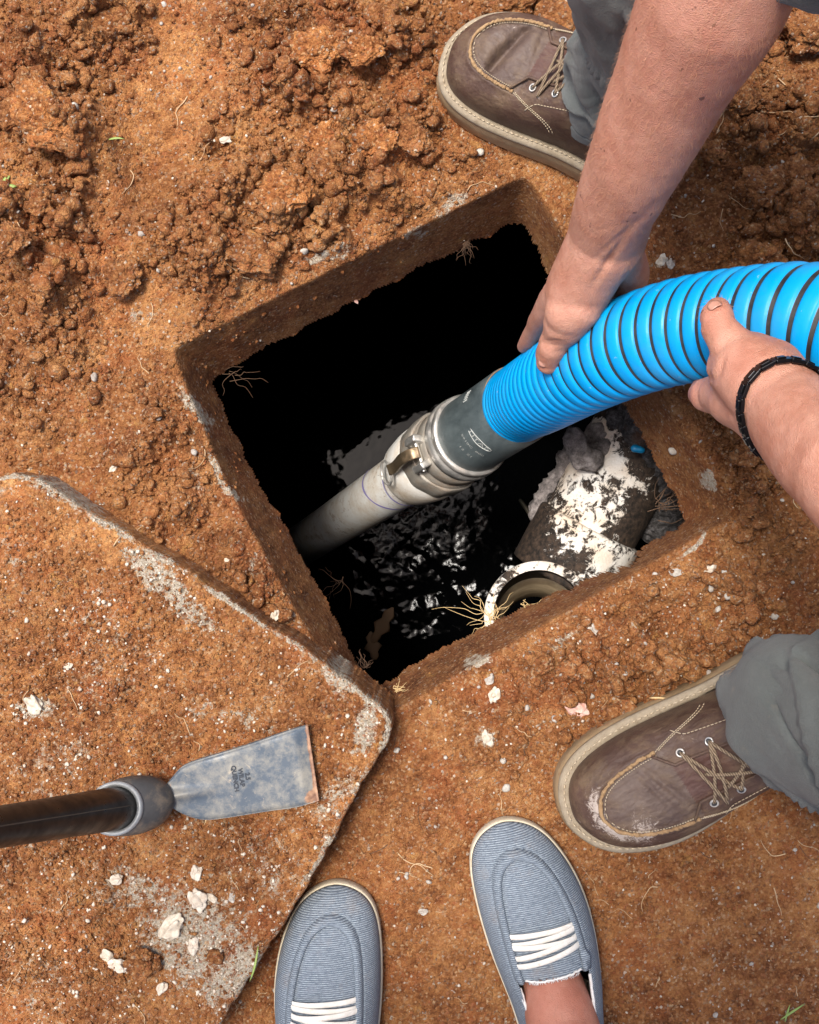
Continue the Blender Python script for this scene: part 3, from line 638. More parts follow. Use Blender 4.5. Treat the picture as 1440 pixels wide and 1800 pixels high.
a = n.ramp(n.noise(13, 7, .75), [(.42, 0.), (.62, 1.)]); b = n.ramp(n.noise(40, 7, .8), [(.55, 0.), (.63, 1.)]); c2 = n.ramp(n.noise(80, 6, .85, dist=1.5), [(.62, 0.), (.66, 1.)])
cc = n.mix(n.math('MULTIPLY', a, .7), (.80, .79, .75), (.55, .43, .29)); cc = n.mix(n.math('MULTIPLY', b, .55), cc, (.33, .20, .09)); cc = n.mix(n.math('MULTIPLY', c2, .8), cc, (.08, .035, .015))
n.set(Base_Color=cc)
part(*lathe(on(.335), on(.7), [(0, .05), (0, .0535), (.004, .0550), (.055, .0540), (.105, .0500), (.112, .0485), (.113, .044)], 64), 'pipe_adapter', M_pvc)
part(*lathe(on(.42), on(1.6), [(0, .0425), (.12, .0395), (.5, .0365), (1.0, .0360), (1.0, .033), (.5, .033)], 64), 'pvc_pipe', M_pvc)
M_mark = mat('purple_marker', (.24, .21, .48), .5)
def surfring(t0, rr, fun, a0, a1, wdt, name, m_):
    n0 = N_ax; acc = []; aa = np.linspace(a0, a1, 60)
    V = []
    for a in aa:
        c, s_ = math.cos(a), math.sin(a); nn = n0*c+B_ax*s_
        for k in (-1, 1): V.append(on(t0+fun(a)+k*wdt*(.6+.4*math.sin(a*3)**2))+nn*rr)
    return under(npmesh(name, np.array(V), grid_quads(60, 2), m_), hose)
# around-axis frame: N_ax points toward the camera as far as it can
cv = np.array([0, 0, H])-on(.45); N_ax = cv-AX*np.dot(cv, AX); N_ax /= np.linalg.norm(N_ax); B_ax = np.cross(AX, N_ax)
surfring(.56, .0402, lambda a: .035*math.sin(a*1.1+.3), -1.5, 1.5, .0042, 'marker_line', M_mark)
surfring(.475, .0446, lambda a: .035*math.cos(a+.5)-.03, -1.1, 1.4, .0026, 'marker_line', M_mark)
# cam lever with pull ring, in the lever pocket facing the camera
def fr(t, ang, r): a = R(ang); return on(t)+(N_ax*math.cos(a)+B_ax*math.sin(a))*r
LA = 18
for s_ in (-1, 1):
    c = fr(.252, LA+s_*17, .059); nn = fr(.252, LA+s_*17, 1)-fr(.252, LA+s_*17, 0); tt = np.cross(AX, nn)
    V, Q = box_vq(c, AX*.021, tt*.0050, nn*.0085); o = under(npmesh('lever_ear', V, Q, M_alu, smooth=False), hose)
    bv = o.modifiers.new('b', 'BEVEL'); bv.width = .002; bv.segments = 2
lever = Acc(); nn = fr(0, LA, 1)-fr(0, LA, 0); tt = np.cross(AX, nn)
lp_ = catmull([fr(.236, LA, .060), fr(.245, LA, .070), fr(.275, LA, .074), fr(.315, LA, .068), fr(.345, LA, .064), fr(.362, LA, .067)], 8)
Vv = []; 
for i, p in enumerate(lp_):
    T0 = np.gradient(lp_, axis=0)[i]; T0 /= np.linalg.norm(T0); up = np.cross(T0, tt)
    for a, b in ((-1, -1), (1, -1), (1, 1), (-1, 1)): Vv.append(p+tt*a*.0075+up*b*.0024)
nv = len(lp_); Qv = grid_quads(nv, 4, True); Qv = np.vstack([Qv, [[0, 1, 2, 3]], [[(nv-1)*4+3, (nv-1)*4+2, (nv-1)*4+1, (nv-1)*4]]])
lev = under(npmesh('cam_lever', np.array(Vv), Qv, M_brass, smooth=False), hose); bv = lev.modifiers.new('b', 'BEVEL'); bv.width = .001; bv.segments = 2
acc = Acc(); cc_ = fr(.385, LA, .0615); aa = np.linspace(0, 2*np.pi*2.0, 90)
acc.tube(np.array([cc_+AX*math.cos(a)*.021+tt*math.sin(a)*.0165+nn*(.0012*a/6.28+.001) for a in aa]), .0015, 8)
o = acc.build('pull_ring', M_alu); o.parent = lev; bpy.context.view_layer.update(); o.matrix_parent_inverse = lev.matrix_world.inverted()
acc = Acc(); V, Q = lathe(fr(.248, LA-24, .062), fr(.248, LA+24, .062), [(0, .003), (.040, .003)], 12); acc.add(V, Q); under(acc.build('lever_pin', M_alu), hose)
# second lever on the far side
lev2 = bpy.data.objects.new('cam_lever', lev.data); C.objects.link(lev2); lev2.matrix_world = Matrix.Translation(Vector(on(.3))) @ Matrix.Rotation(math.pi, 4, Vector(AX)) @ Matrix.Translation(-Vector(on(.3))); under(lev2, hose)
# moulded writing on the cuff
M_print = mat('worn_white_print', (.42, .44, .42), .7)
def curved_text(txt, size, t_c, ang_c, rr, m_, name, rot=90):
    cu = bpy.data.curves.new(name, 'FONT'); cu.body = txt; cu.size = size; cu.align_x = 'CENTER'; cu.align_y = 'CENTER'; cu.resolution_u = 2
    o = bpy.data.objects.new(name, cu); C.objects.link(o); dg = bpy.context.evaluated_depsgraph_get(); me = bpy.data.meshes.new_from_object(o.evaluated_get(dg)); bpy.data.objects.remove(o)
    bm = bmesh.new(); bm.from_mesh(me); bmesh.ops.subdivide_edges(bm, edges=[e for e in bm.edges if e.calc_length() > .004], cuts=2)
    for v in bm.verts:
        x, y = v.co.x, v.co.y; t = t_c-y; a = math.radians(ang_c)-x/rr       # text runs round the cuff
        v.co = Vector(on(t)+(N_ax*math.cos(a)+B_ax*math.sin(a))*rr)
    bm.to_mesh(me); bm.free(); return under(link(name, me, m_, smooth=False), hose)
curved_text('TITAN', .014, .062, -14, .0499, M_print, 'cuff_logo'); curved_text('S910C  800', .0085, .092, -14, .0501, M_print, 'cuff_lettering'); curved_text('12  21', .009, .118, -16, .0502, M_print, 'cuff_lettering')
acc = Acc()
for s_ in (-1, 1):
    aa = np.linspace(-.36, .36, 20); acc.tube([on(.062+s_*(.0085-.030*abs(a)**1.5*.6))+(N_ax*math.cos(a-.24)+B_ax*math.sin(a-.24))*.0497 for a in aa], .0006, 5)
under(acc.build('cuff_logo_frame', M_print), hose)
acc = Acc()
for i in range(5):
    for j_ in range(4):
        a = R(52+i*4); acc.add(IV1*.0009+on(.06+j_*.004)+(N_ax*math.cos(a)+B_ax*math.sin(a))*.0496, IF1)
under(acc.build('moulded_dots', M_print), hose)
# the fittings are short: bring them to their true lengths along the pipe
bpy.context.view_layer.update()
_K = Vector(K0); _A = Vector(AX); _SC = Matrix.Translation(_K) @ Matrix.Scale(.68, 4, _A) @ Matrix.Translation(-_K)
for o in list(hose.children_recursive):
    if o.name.startswith('hose_tube') or o.type != 'MESH': continue
    if o.data.users > 1: o.data = o.data.copy()
    mw = o.matrix_world.copy(); o.data.transform(mw.inverted() @ _SC @ mw); o.data.update()
# ================================================================ torn outlet pipe, sludge and rag in the opening
m = M_tee = mat('sludge_stained_pvc', (.7, .66, .58), .6); n = N(m)
n.b.inputs['Specular IOR Level'].default_value = .3; fine = n.noise(85, 8, .80, dist=.5); fl = n.math('ADD', n.math('MULTIPLY', fine, .72), n.math('MULTIPLY', n.attr('dirt'), .5))
dk = n.ramp(fl, [(.475, 0.), (.495, 1.)]); base_ = n.mix(n.ramp(n.noise(30, 5), [(.4, 0.), (.7, 1.)]), (.72, .68, .62), (.62, .50, .38))
n.set(Base_Color=n.mix(dk, base_, n.ramp(n.noise(140, 5, .7), [(.4, (.012, .009, .007)), (.7, (.07, .045, .03))])), Roughness=n.mix(dk, (.6,)*3, (.75,)*3), Normal=n.bump(n.math('ADD', dk, n.noise(200, 4, .7)), .002, .8))
M_ochre = mat('inside_of_pipe', (.26, .20, .12), .6); n = N(M_ochre); n.set(Base_Color=n.ramp(n.noise(20, 5), [(.35, (.14, .10, .06)), (.7, (.34, .27, .17))]))
tee = empty('outlet_pipe', tuple(P(945, 1075, -.5))); tag(tee, 'white pipe tee crusted with black sludge in the right part of the opening', 'pipe')
TT = np.array(P(948, 1082, -.215)[:]); up_ = (np.array([0, 0, H])-TT)/1.4+np.array([.02, .07, 0]); up_ /= np.linalg.norm(up_)
def dirty(V, Q, name, fun, root=tee, m_=M_tee):
    V = np.asarray(V); return under(npmesh(name, V, Q, m_, attrs={'dirt': fun(V)}), root)
def dens(V, Q, it=0): return V, Q
prof = [(0, .0555), (0, .0660), (.004, .0670), (.03, .0670), (.06, .0655), (.12, .0600), (.30, .0570), (.30, .0540), (.02, .0560), (0, .0555)]
prof_d = []
for (a, b), (c, d) in zip(prof[:-1], prof[1:]):
    k = max(1, int(max(abs(c-a), abs(d-b))/.004)); prof_d += [(a+(c-a)*i/k, b+(d-b)*i/k) for i in range(k)]
V, Q = lathe(TT, TT-up_, prof_d+[prof[-1]], 96)
dirty(V, Q, 'upright_body', lambda V: .95-.75*(((V-TT)@up_ > -.007) & (np.hypot(*(V-TT)[:, :2].T) > .054))+.25*(fbm(V[:, 0], V[:, 1], .03, 2, 401)-.5))
acc = Acc(); V, Q = lathe(TT-up_*.10, TT-up_*.5, [(0, .0555), (.002, .049), (.22, .049)], 64); acc.add(V, Q); under(acc.build('inner_liner', M_ochre), tee)
B0 = np.array(P(968, 1052, -.315)[:]); B1 = np.array(P(1128, 760, -.285)[:]); BA = (B1-B0)/np.linalg.norm(B1-B0)
def seqprof(pr, st=.004):
    o_ = []
    for (a, b), (c, d) in zip(pr[:-1], pr[1:]):
        k = max(1, int(max(abs(c-a), abs(d-b))/st)); o_ += [(a+(c-a)*i/k, b+(d-b)*i/k) for i in range(k)]
    return o_+[pr[-1]]
cam3 = np.array([0, 0, H])
def sidecoord(V, A, D):   # across-the-pipe coordinate seen from above, -1 left .. 1 right
    s_ = np.cross(D, [0, 0, 1.0]); s_ /= np.linalg.norm(s_); return (V-A)@s_/.066
V, Q = lathe(B0+BA*.03, B1, seqprof([(0, .060), (0, .0695), (.072, .0705), (.076, .0695), (.0775, .0670), (.079, .060)]), 110)
dirty(V, Q, 'branch_hub', lambda V: .24+.34*np.clip(1-((V-B0)@BA-.03)/.055, 0, 1)*np.clip(.75-sidecoord(V, B0, BA), 0, 1.5)+.3*np.clip(-.7-sidecoord(V, B0, BA), 0, 1)*3+.30*(fbm(V[:, 0], V[:, 1], .03, 2, 403)-.5))
V, Q = lathe(B0+BA*.105, B1, seqprof([(0, .060), (0, .0630), (.34, .0630), (.34, .058)]), 110)
dirty(V, Q, 'branch_pipe', lambda V: np.clip(.20+.42*np.clip(sidecoord(V, B0, BA)+.1, -.2, 2)+.9*np.clip(((V-B0)@BA-.185)*6, 0, 1)+.5*(fbm(V[:, 0], V[:, 1], .035, 2, 405)-.5), 0, 1.2))
m = M_sludge = mat('grey_black_sludge', (.03, .03, .03), .8); n = N(m)
cs = n.ramp(n.noise(110, 8, .8), [(.34, (.012, .010, .010)), (.48, (.050, .044, .042)), (.60, (.16, .15, .15)), (.74, (.36, .34, .34))])
ow = n.ramp(n.noise(17, 5, .7), [(.56, 0.), (.66, 1.)]); cs = n.mix(n.math('MULTIPLY', ow, .75), cs, (.14, .060, .028)); n.set(Base_Color=cs, Normal=n.bump(n.noise(150, 8, .8), .006, 1))
def lump(seed, amp=.006, fine=.0025):
    def f(co, no):
        x, y, z = co.T; d = amp*2*(fbm(x+z*.7, y-z*.5, .025, 4, seed)-.5)+fine*2*(fbm(x-z, y+z*.8, .006, 4, seed+3)-.5); return co+no*d[:, None]
    return f
sl_ = remesh('sludge_heap', [[(P(1125, 725, -.22), .026), (P(1155, 770, -.24), .032), (P(1172, 825, -.28), .034), (P(1170, 880, -.31), .030), (P(1150, 930, -.33), .022)], [(P(1105, 735, -.235), .022), (P(1135, 755, -.225), .028)], [(P(1178, 850, -.26), .016), (P(1155, 800, -.26), .024)]], .0035, 3, M_sludge, disp=lump(501, .010, .005))
tag(sl_, 'grey black fibrous sludge heaped over the right side of the pipe tee', 'sludge')
m = M_rag = mat('filthy_rag', (.1, .09, .09), .85); n = N(m); n.set(Base_Color=n.ramp(n.noise(60, 8, .8), [(.36, (.045, .038, .036)), (.52, (.19, .165, .155)), (.72, (.46, .42, .40))]), Normal=n.bump(n.noise(90, 7, .75), .004, 1))
rag = remesh('rag', [[(P(1022, 778, -.29), .010), (P(990, 815, -.30), .009), (P(966, 855, -.30), .011), (P(946, 890, -.31), .010), (P(940, 915, -.31), .007)], [(P(1060, 762, -.25), .013), (P(1030, 785, -.27), .010)]], .003, 2, M_rag, disp=lump(511, .012, .004))
tag(rag, 'grey slimy rag hanging along the left side of the pipe tee', 'rag')
rag2 = remesh('rag', [[(P(1008, 770, -.22), .013), (P(1020, 800, -.23), .017), (P(1035, 810, -.23), .014)], [(P(1020, 800, -.27), .013), (P(1050, 790, -.26), .010), (P(1062, 785, -.25), .012)], [(P(1008, 770, -.26), .010), (P(1002, 755, -.26), .006)]], .0025, 1, M_rag, disp=lump(517, .008, .004))
tag(rag2, 'ruffled brown grey rag beneath the blue hose, above the pipe tee', 'rag')
o = remesh('plastic_scrap', [[(P(1116, 788, -.165), .0045), (P(1128, 791, -.165), .0035)]], .0012, 1, mat('blue_scrap', (.0, .16, .34), .5), disp=lump(519, .002, .001)); tag(o, 'tiny torn bright blue scrap stuck in the sludge', 'plastic scrap')
acc = Acc(); pk = [P(915, 880, -.9)[:], P(948, 925, -.8)[:]]; acc.tube(pk, .004, 8); tag(acc.build('stick', mat('pale_stick', (.30, .26, .2), .6)), 'thin pale stick standing in the black water left of the pipe tee', 'stick')
tuft('root_tuft', 925, 1062, -.21, 14, .035, M_straw, 'curly straw coloured rootlets inside the mouth of the pipe tee', 'roots', .1, 1.2, -60, .0006)
# ================================================================ grubbing hoe on the lid
hoe = empty('grubbing_hoe', tuple(P(215, 1420, .08))); tag(hoe, 'grubbing hoe with worn grey blade and black handle resting on the lid', 'hoe')
m = M_steel = mat('worn_blue_grey_steel', (.3, .33, .37), .5, .15); n = N(m)
a = n.ramp(n.noise(30, 7, .75), [(.42, 0.), (.62, 1.)]); b = n.ramp(n.noise(75, 7, .8, dist=1), [(.60, 0.), (.67, 1.)])
c_ = n.mix(n.math('MULTIPLY', a, .95), (.060, .080, .105), (.24, .225, .19)); c_ = n.mix(n.math('MULTIPLY', b, .7), c_, (.40, .33, .24))
rust = n.ramp(n.math('ADD', n.attr('rust'), n.math('MULTIPLY', n.math('SUBTRACT', n.noise(90, 6, .8), .5), .9)), [(.45, 0.), (.55, 1.)])
c_ = n.mix(rust, c_, n.ramp(n.noise(120, 5), [(.35, (.13, .06, .04)), (.7, (.42, .24, .14))]))
n.set(Base_Color=c_, Roughness=n.ramp(n.noise(50, 6), [(.3, .38), (.7, .65)]), Normal=n.bump(n.noise(160, 6, .8), .0006, .6))
bo = [(290, 1380), (303, 1366), (316, 1351), (330, 1341), (352, 1334), (398, 1320), (443, 1306), (492, 1289), (541, 1273), (547, 1310), (554, 1360), (561, 1409), (545, 1415), (529, 1418), (480, 1425), (420, 1434), (365, 1441), (342, 1438), (325, 1431), (308, 1422), (296, 1412)]
zb_ = .088; ns = 60; nw = 40
topc = [(288, 1384), (303, 1366), (316, 1351), (330, 1342), (352, 1334), (398, 1320), (443, 1306), (492, 1289), (541, 1273)]; botc = [(288, 1408), (306, 1422), (322, 1431), (342, 1438), (368, 1441), (420, 1434), (470, 1426), (520, 1419), (561, 1408)]
tc = catmull(topc, 10); bc = catmull(botc, 10); nn_ = len(tc); Vt = []; Vb = []; rs = []
for i in range(nn_):
    for j_ in range(nw+1):
        u = j_/nw; pxx = tc[i]*(1-u)+bc[i]*u; zz = zb_-.012*(pxx[0]-290)/270; s_ = (pxx[0]-290)/270
        mid = math.exp(-((pxx[1]-(1398-.14*(pxx[0]-300)))/9)**2)*max(0, 1-(pxx[0]-288)/95)*.006
        e = min(u, 1-u)*nw; rel = .0035*(1-math.exp(-e*1.2))
        p = P(pxx[0], pxx[1], zz); edge_ = min(1, (nn_-1-i)/5)
        Vt.append((p.x, p.y, zz+rel*edge_+mid+.0012*math.sin(s_*3))); Vb.append((p.x, p.y, zz-.0045*edge_))
        dch = math.hypot(pxx[0]-548, pxx[1]-1400); rs.append(max(.85*math.exp(-((pxx[0]-(541+(pxx[1]-1273)*.14))/7)**2), .75*math.exp(-(dch/17)**2), .36 if s_ < .05 else 0, .42*(1-rel/.0035)))
Vt = np.array(Vt); Vb = np.array(Vb); G = grid_quads(nn_, nw+1); kk = len(Vt); rim = [i*(nw+1) for i in range(nn_)]+[(nn_-1)*(nw+1)+j_ for j_ in range(1, nw+1)]+[i*(nw+1)+nw for i in range(nn_-2, -1, -1)]
side_ = [[rim[i], rim[i+1], rim[i+1]+kk, rim[i]+kk] for i in range(len(rim)-1)]
under(npmesh('blade', np.vstack([Vt, Vb]), np.vstack([G, G[:, ::-1]+kk, side_]), M_steel, attrs={'rust': np.array(rs+rs)}), hoe)
# stamped writing
M_stamp = mat('stamped_shadow', (.03, .035, .045), .8)
for txt, x_, y_ in (('2.5', 435, 1365), ('WILAP', 424, 1367), ('QUENCH', 413, 1369)):
    cu = bpy.data.curves.new('t', 'FONT'); cu.body = txt; cu.size = .0060; cu.extrude = .0002; cu.align_x = 'CENTER'; cu.align_y = 'CENTER'; cu.offset = .0002
    o = bpy.data.objects.new('t', cu); C.objects.link(o); dg = bpy.context.evaluated_depsgraph_get(); me = bpy.data.meshes.new_from_object(o.evaluated_get(dg)); bpy.data.objects.remove(o)
    o = link('stamped_lettering', me, M_stamp, smooth=False); zz = zb_-.012*(x_-290)/270+.0052; o.location = P(x_, y_, zz); o.rotation_euler = (0, R(2.2), R(-82)); under(o, hoe)
h0 = np.array(P(216, 1419, .085)[:]); h1 = np.array(P(2, 1453, .32)[:]); hd = (h1-h0)/np.linalg.norm(h1-h0)
M_iron = metal('dark_forged_iron', (.075, .072, .07), .35, .75, (.19, .145, .10), .9, .45)
# forged eye: a wide short ring leaning with the handle, swelling toward the blade
def ovals(prof, name, m_, c0, stretch=1.25, seg=56):
    d = hd; bl = np.array([1.0, .2, 0]); bl -= d*np.dot(bl, d); bl /= np.linalg.norm(bl); sd_ = np.cross(d, bl); th = np.linspace(0, 2*np.pi, seg, endpoint=False); V = []
    for t_, ra, rb, off in prof: V.append(c0+d*t_+bl*off+np.outer(np.cos(th)*ra, bl)+np.outer(np.sin(th)*rb, sd_))
    return under(npmesh(name, np.vstack(V), grid_quads(len(prof), seg, True), m_), hoe)
c0 = np.array(P(222, 1418, .100)[:])
ovals([(-.022, .012, .014, .022), (-.018, .026, .020, .016), (-.008, .034, .0265, .011), (.002, .0355, .0275, .008), (.010, .032, .0272, .0045), (.018, .0272, .0248, -.001), (.019, .0250, .0225, -.001)], 'eye_socket', M_iron, c0)
c1 = c0+hd*.0185
ovals([(0, .0215, .020, -.0022), (.0, .0270, .0245, -.0022), (.003, .0276, .0250, -.0022), (.006, .0270, .0245, -.0024), (.0065, .0240, .0215, -.0024), (.003, .0215, .020, -.0024)], 'collar', metal('pale_collar', (.30, .31, .31), .4, .65, (.14, .12, .10), .6, .35), c1)
ovals([(-.01, .006, .010, -.030), (-.004, .012, .012, -.030), (-.004, .006, .006, -.075), (-.008, .004, .006, -.075)], 'pick_stub', M_iron, c0)
m = M_handle = mat('black_fibreglass', (.02, .02, .02), .3); n = N(m)
a = n.ramp(n.noise(22, 7, .75, vec=n.mapping((1, 1, .5)), dist=.5), [(.50, 0.), (.70, 1.)]); n.b.inputs['Specular IOR Level'].default_value = .2
n.set(Base_Color=n.mix(n.math('MULTIPLY', a, .4), (.007, .007, .0075), (.07, .064, .056)), Roughness=n.ramp(n.noise(60, 5), [(.3, .25), (.7, .5)]))
ts = [0, .05, .12, .25, .45, .7, .95]; rr_ = [.0215, .0205, .0190, .0165, .0160, .0165, .018]
ovals([(t_, r_*1.05, r_*.95, -.003) for t_, r_ in zip(ts, rr_)]+[(.955, .001, .001, -.003)], 'handle', M_handle, c0)
bl_ = np.cross(hd, np.cross([1.0, .2, 0], hd)); cvh = np.array([0, 0, H])-(c0+hd*.2); cvh -= hd*np.dot(cvh, hd); cvh /= np.linalg.norm(cvh)
acc = Acc(); acc.tube([c0+hd*t_+cvh*(r_*.985)+np.array([-.002, 0, 0]) for t_, r_ in zip(np.linspace(.03, .9, 20), np.interp(np.linspace(.03, .9, 20), ts, rr_))], .0006, 5); under(acc.build('mould_seam', mat('seam_dust', (.09, .08, .06), .7)), hoe)
# ================================================================ shoes
class Shoe:
    """local frame: x from toe (0) to heel (L), y across, z up; v = -1..1 across the upper"""
    def __init__(s, L_, W_, side, zs, heights, wt, seamv, p=2.6, spine=(.24, .80), curve=.10, inset=.0):
        s.L, s.W, s.side, s.zs, s.p, s.seamv, s.inset = L_, W_, side, zs, p, seamv, inset
        s.hx, s.hy = zip(*heights); s.wx, s.wy = zip(*wt); s.sp = spine; s.curve = curve
        kk = np.linspace(0, 1, 401); kn = np.arccos(1-2*np.array(s.wx))/np.pi; y = np.interp(kk, kn, s.wy)
        e = np.r_[-y[1:41][::-1], y, -y[-41:-1][::-1]]; g = np.exp(-np.linspace(-2, 2, 41)**2); g /= g.sum(); s.kk = kk; s.ky = np.convolve(np.convolve(e, g, 'same'), g, 'same')[40:-40]; s.ky /= s.ky.max()
        xx = np.linspace(0, 1, 301); hh = np.interp(xx, s.hx, s.hy); hh = np.convolve(np.r_[np.full(15, hh[0]), hh, np.full(15, hh[-1])], np.ones(31)/31, 'valid'); s.hxx, s.hyy = xx, hh
    def cy(s, x): q = x/s.L; return s.side*s.W*(-s.curve*np.sin(np.pi*q)*1.0+.10*np.exp(-(q/.22)**2))   # waist bends inward
    def hw(s, x): return .5*s.W*np.interp(np.arccos(np.clip(1-2*x/s.L, -1, 1))/np.pi, s.kk, s.ky)
    def h(s, x): return np.interp(x/s.L, s.hxx, s.hyy)
    def out(s, u, grow=0.0):
        """outline at u 0..1, toe -> along +y side -> heel -> back along -y side"""
        u = np.asarray(u) % 1; k = np.where(u < .5, u*2, 2-u*2); x = s.L*(1-np.cos(np.pi*k))/2
        sg = np.where(u < .5, 1, -1); y = s.cy(x)+sg*s.hw(x)*(1+.06*sg*s.side*np.sin(np.pi*np.clip(x/s.L*1.6, 0, 1)))
        if grow:
            e = 1e-3; a = s.out(u+e); b = s.out(u-e); tx, ty = a[0]-b[0], a[1]-b[1]; l_ = np.hypot(tx, ty)+1e-9
            x = x+ty/l_*grow*-1; y = y+tx/l_*grow; 
        return x, y
    def spine(s, x): q = s.L*(s.sp[0]+(s.sp[1]-s.sp[0])*x/s.L); return q, s.cy(q)
    def pt(s, u, rho, lift=0.0):
        x, y = s.out(u, -s.inset); xo, _ = s.out(u); sx, sy = s.spine(xo)
        X_ = sx+(x-sx)*rho; Y_ = sy+(y-sy)*rho
        Z_ = s.zs+s.h(X_)*(1-np.clip(rho, 0, 1)**s.p)**(1/s.p)
        return np.stack(np.broadcast_arrays(X_, Y_, Z_+lift), -1)
    def at(s, q, v, lift=0.0):
        """station q 0..1 (of the outline) and side position v -1..1"""
        k = np.arccos(1-2*np.clip(q, 0, 1))/np.pi; u = np.where(np.asarray(v) >= 0, k/2, 1-k/2); return s.pt(u, np.abs(v), lift)
_atx = None
def _shoe_atx(s, X, v, lift=0.0):
    '''like at(), but X is the true position along the shoe'''
    v = np.asarray(v, float); a = np.abs(v); q = (X-s.sp[0]*(1-a))/((s.sp[1]-s.sp[0])*(1-a)+a); return s.at(q, v, lift)
Shoe.atx = _shoe_atx
def shoe_frame(toe, heel_dir, L_, roll=0):
    d = np.array([*heel_dir, 0.0]); d /= np.linalg.norm(d); e = Vector((d[0], d[1], 0)); f = Vector((-d[1], d[0], 0))
    return Matrix(((e.x, f.x, 0, toe[0]), (e.y, f.y, 0, toe[1]), (0, 0, 1, toe[2]), (0, 0, 0, 1)))
def sole_mesh(sh, prof, nu=160):
    u = np.linspace(0, 1, nu, endpoint=False); rows = []
    for g, z in prof: x, y = sh.out(u, g); rows.append(np.stack([x, y, np.broadcast_to(z, x.shape)], -1))
    V = np.vstack(rows); Q = grid_quads(len(prof), nu, True); V = np.vstack([V, [[sh.L*.5, sh.cy(sh.L*.5), prof[0][1]], [sh.L*.5, sh.cy(sh.L*.5), prof[-1][1]]]])
    c0, c1 = len(V)-2, len(V)-1; j = np.arange(nu); j2 = (j+1) % nu; n0 = (len(prof)-1)*nu
    # fans toward the spine line
    return V, np.vstack([Q, np.stack([np.full(nu, c0), j2, j, j], -1), np.stack([np.full(nu, c1), n0+j, n0+j2, n0+j2], -1)])
def buildq(name, V, Q, m_, parent, attrs=None):
    ac = Acc(); Q = np.asarray(Q); o = None
    me = bpy.data.meshes.new(name); me.from_pydata(np.asarray(V).tolist(), [], [tuple(dict.fromkeys(q)) for q in Q.tolist()]); me.update()
    if attrs:
        for a, v in attrs.items(): at_ = me.attributes.new(a, 'FLOAT', 'POINT'); at_.data.foreach_set('value', np.asarray(v, dtype=np.float32))
    return link(name, me, m_, parent)
# leather, sole and lace materials --------------------------------
def leather(name, c1, c2, mud=.5, wet=0):
    m = mat(name, c1, .55); n = N(m); fine = n.noise(90, 7, .8, vec=n.mapping((.5, 1, 1)), dist=.8); bigm = n.noise(18, 6, .7, dist=.6)
    c_ = n.mix(n.ramp(n.noise(30, 6, .7), [(.35, 0.), (.7, 1.)]), c1, c2)
    c_ = n.mix(n.math('MULTIPLY', n.ramp(n.math('ADD', n.math('MULTIPLY', bigm, .6), n.math('MULTIPLY', fine, .4)), [(.46, 0.), (.64, 1.)]), mud), c_, (.20, .135, .075))
    sc_ = n.ramp(n.math('ADD', n.math('MULTIPLY', n.noise(130, 7, .85, dist=1.2), 1.1), n.math('MULTIPLY', n.attr('scuff'), .28)), [(.70, 0.), (.80, 1.)])
    c_ = n.mix(n.math('MULTIPLY', sc_, .8), c_, (.50, .42, .36))
    cr_ = n.voronoi(330, vec=n.mapping((.6, 1, 1)))
    n.set(Base_Color=c_, Roughness=n.ramp(fine, [(.3, .42), (.7, .72)]), Normal=n.bump(n.math('ADD', n.math('MULTIPLY', fine, 1.2), n.math('MULTIPLY', cr_, .35)), .0011, .8))
    n.b.inputs['Specular IOR Level'].default_value = .4; return m
M_lea = leather('muddy_brown_leather', (.055, .028, .019), (.095, .052, .036), .60)
M_lea2 = leather('plug_brown_leather', (.075, .046, .036), (.125, .085, .066), .50)
M_tong = leather('oxblood_tongue', (.060, .027, .020), (.095, .045, .034), .45)
def dirtmat(name, c1, c2, c3, sc=30, rough=.8, bump=.001):
    m = mat(name, c1, rough); n = N(m); a = n.noise(sc, 7, .72); b = n.ramp(n.noise(sc*3.5, 6, .8), [(.55, 0.), (.68, 1.)])
    return n.set(Base_Color=n.mix(n.math('MULTIPLY', b, .6), n.ramp(a, [(.35, c1), (.68, c2)]), c3), Normal=n.bump(n.noise(sc*5, 6, .8), bump, .7))
M_sole = dirtmat('muddy_crepe_sole', (.27, .175, .085), (.42, .30, .165), (.27, .12, .055), 26)
M_welt = dirtmat('pale_grey_welt', (.22, .17, .11), (.34, .28, .20), (.16, .10, .06), 60)
M_stitch = dirtmat('waxed_thread', (.42, .32, .20), (.55, .46, .33), (.20, .13, .08), 80)
M_seam = dirtmat('tan_raw_seam', (.26, .15, .07), (.40, .26, .13), (.10, .05, .03), 70, .85, .002)
m = M_lace = mat('tan_braided_lace', (.30, .20, .12), .8); n = N(m); n.set(Base_Color=n.ramp(n.wave(160, 3, 2, 2), [(.2, (.13, .085, .05)), (.8, (.38, .28, .18))]), Normal=n.bump(n.wave(300, 2), .0008, .8))
M_eye = metal('eyelet_metal', (.55, .53, .49), .25, .5, (.3, .2, .12), .3, .8)
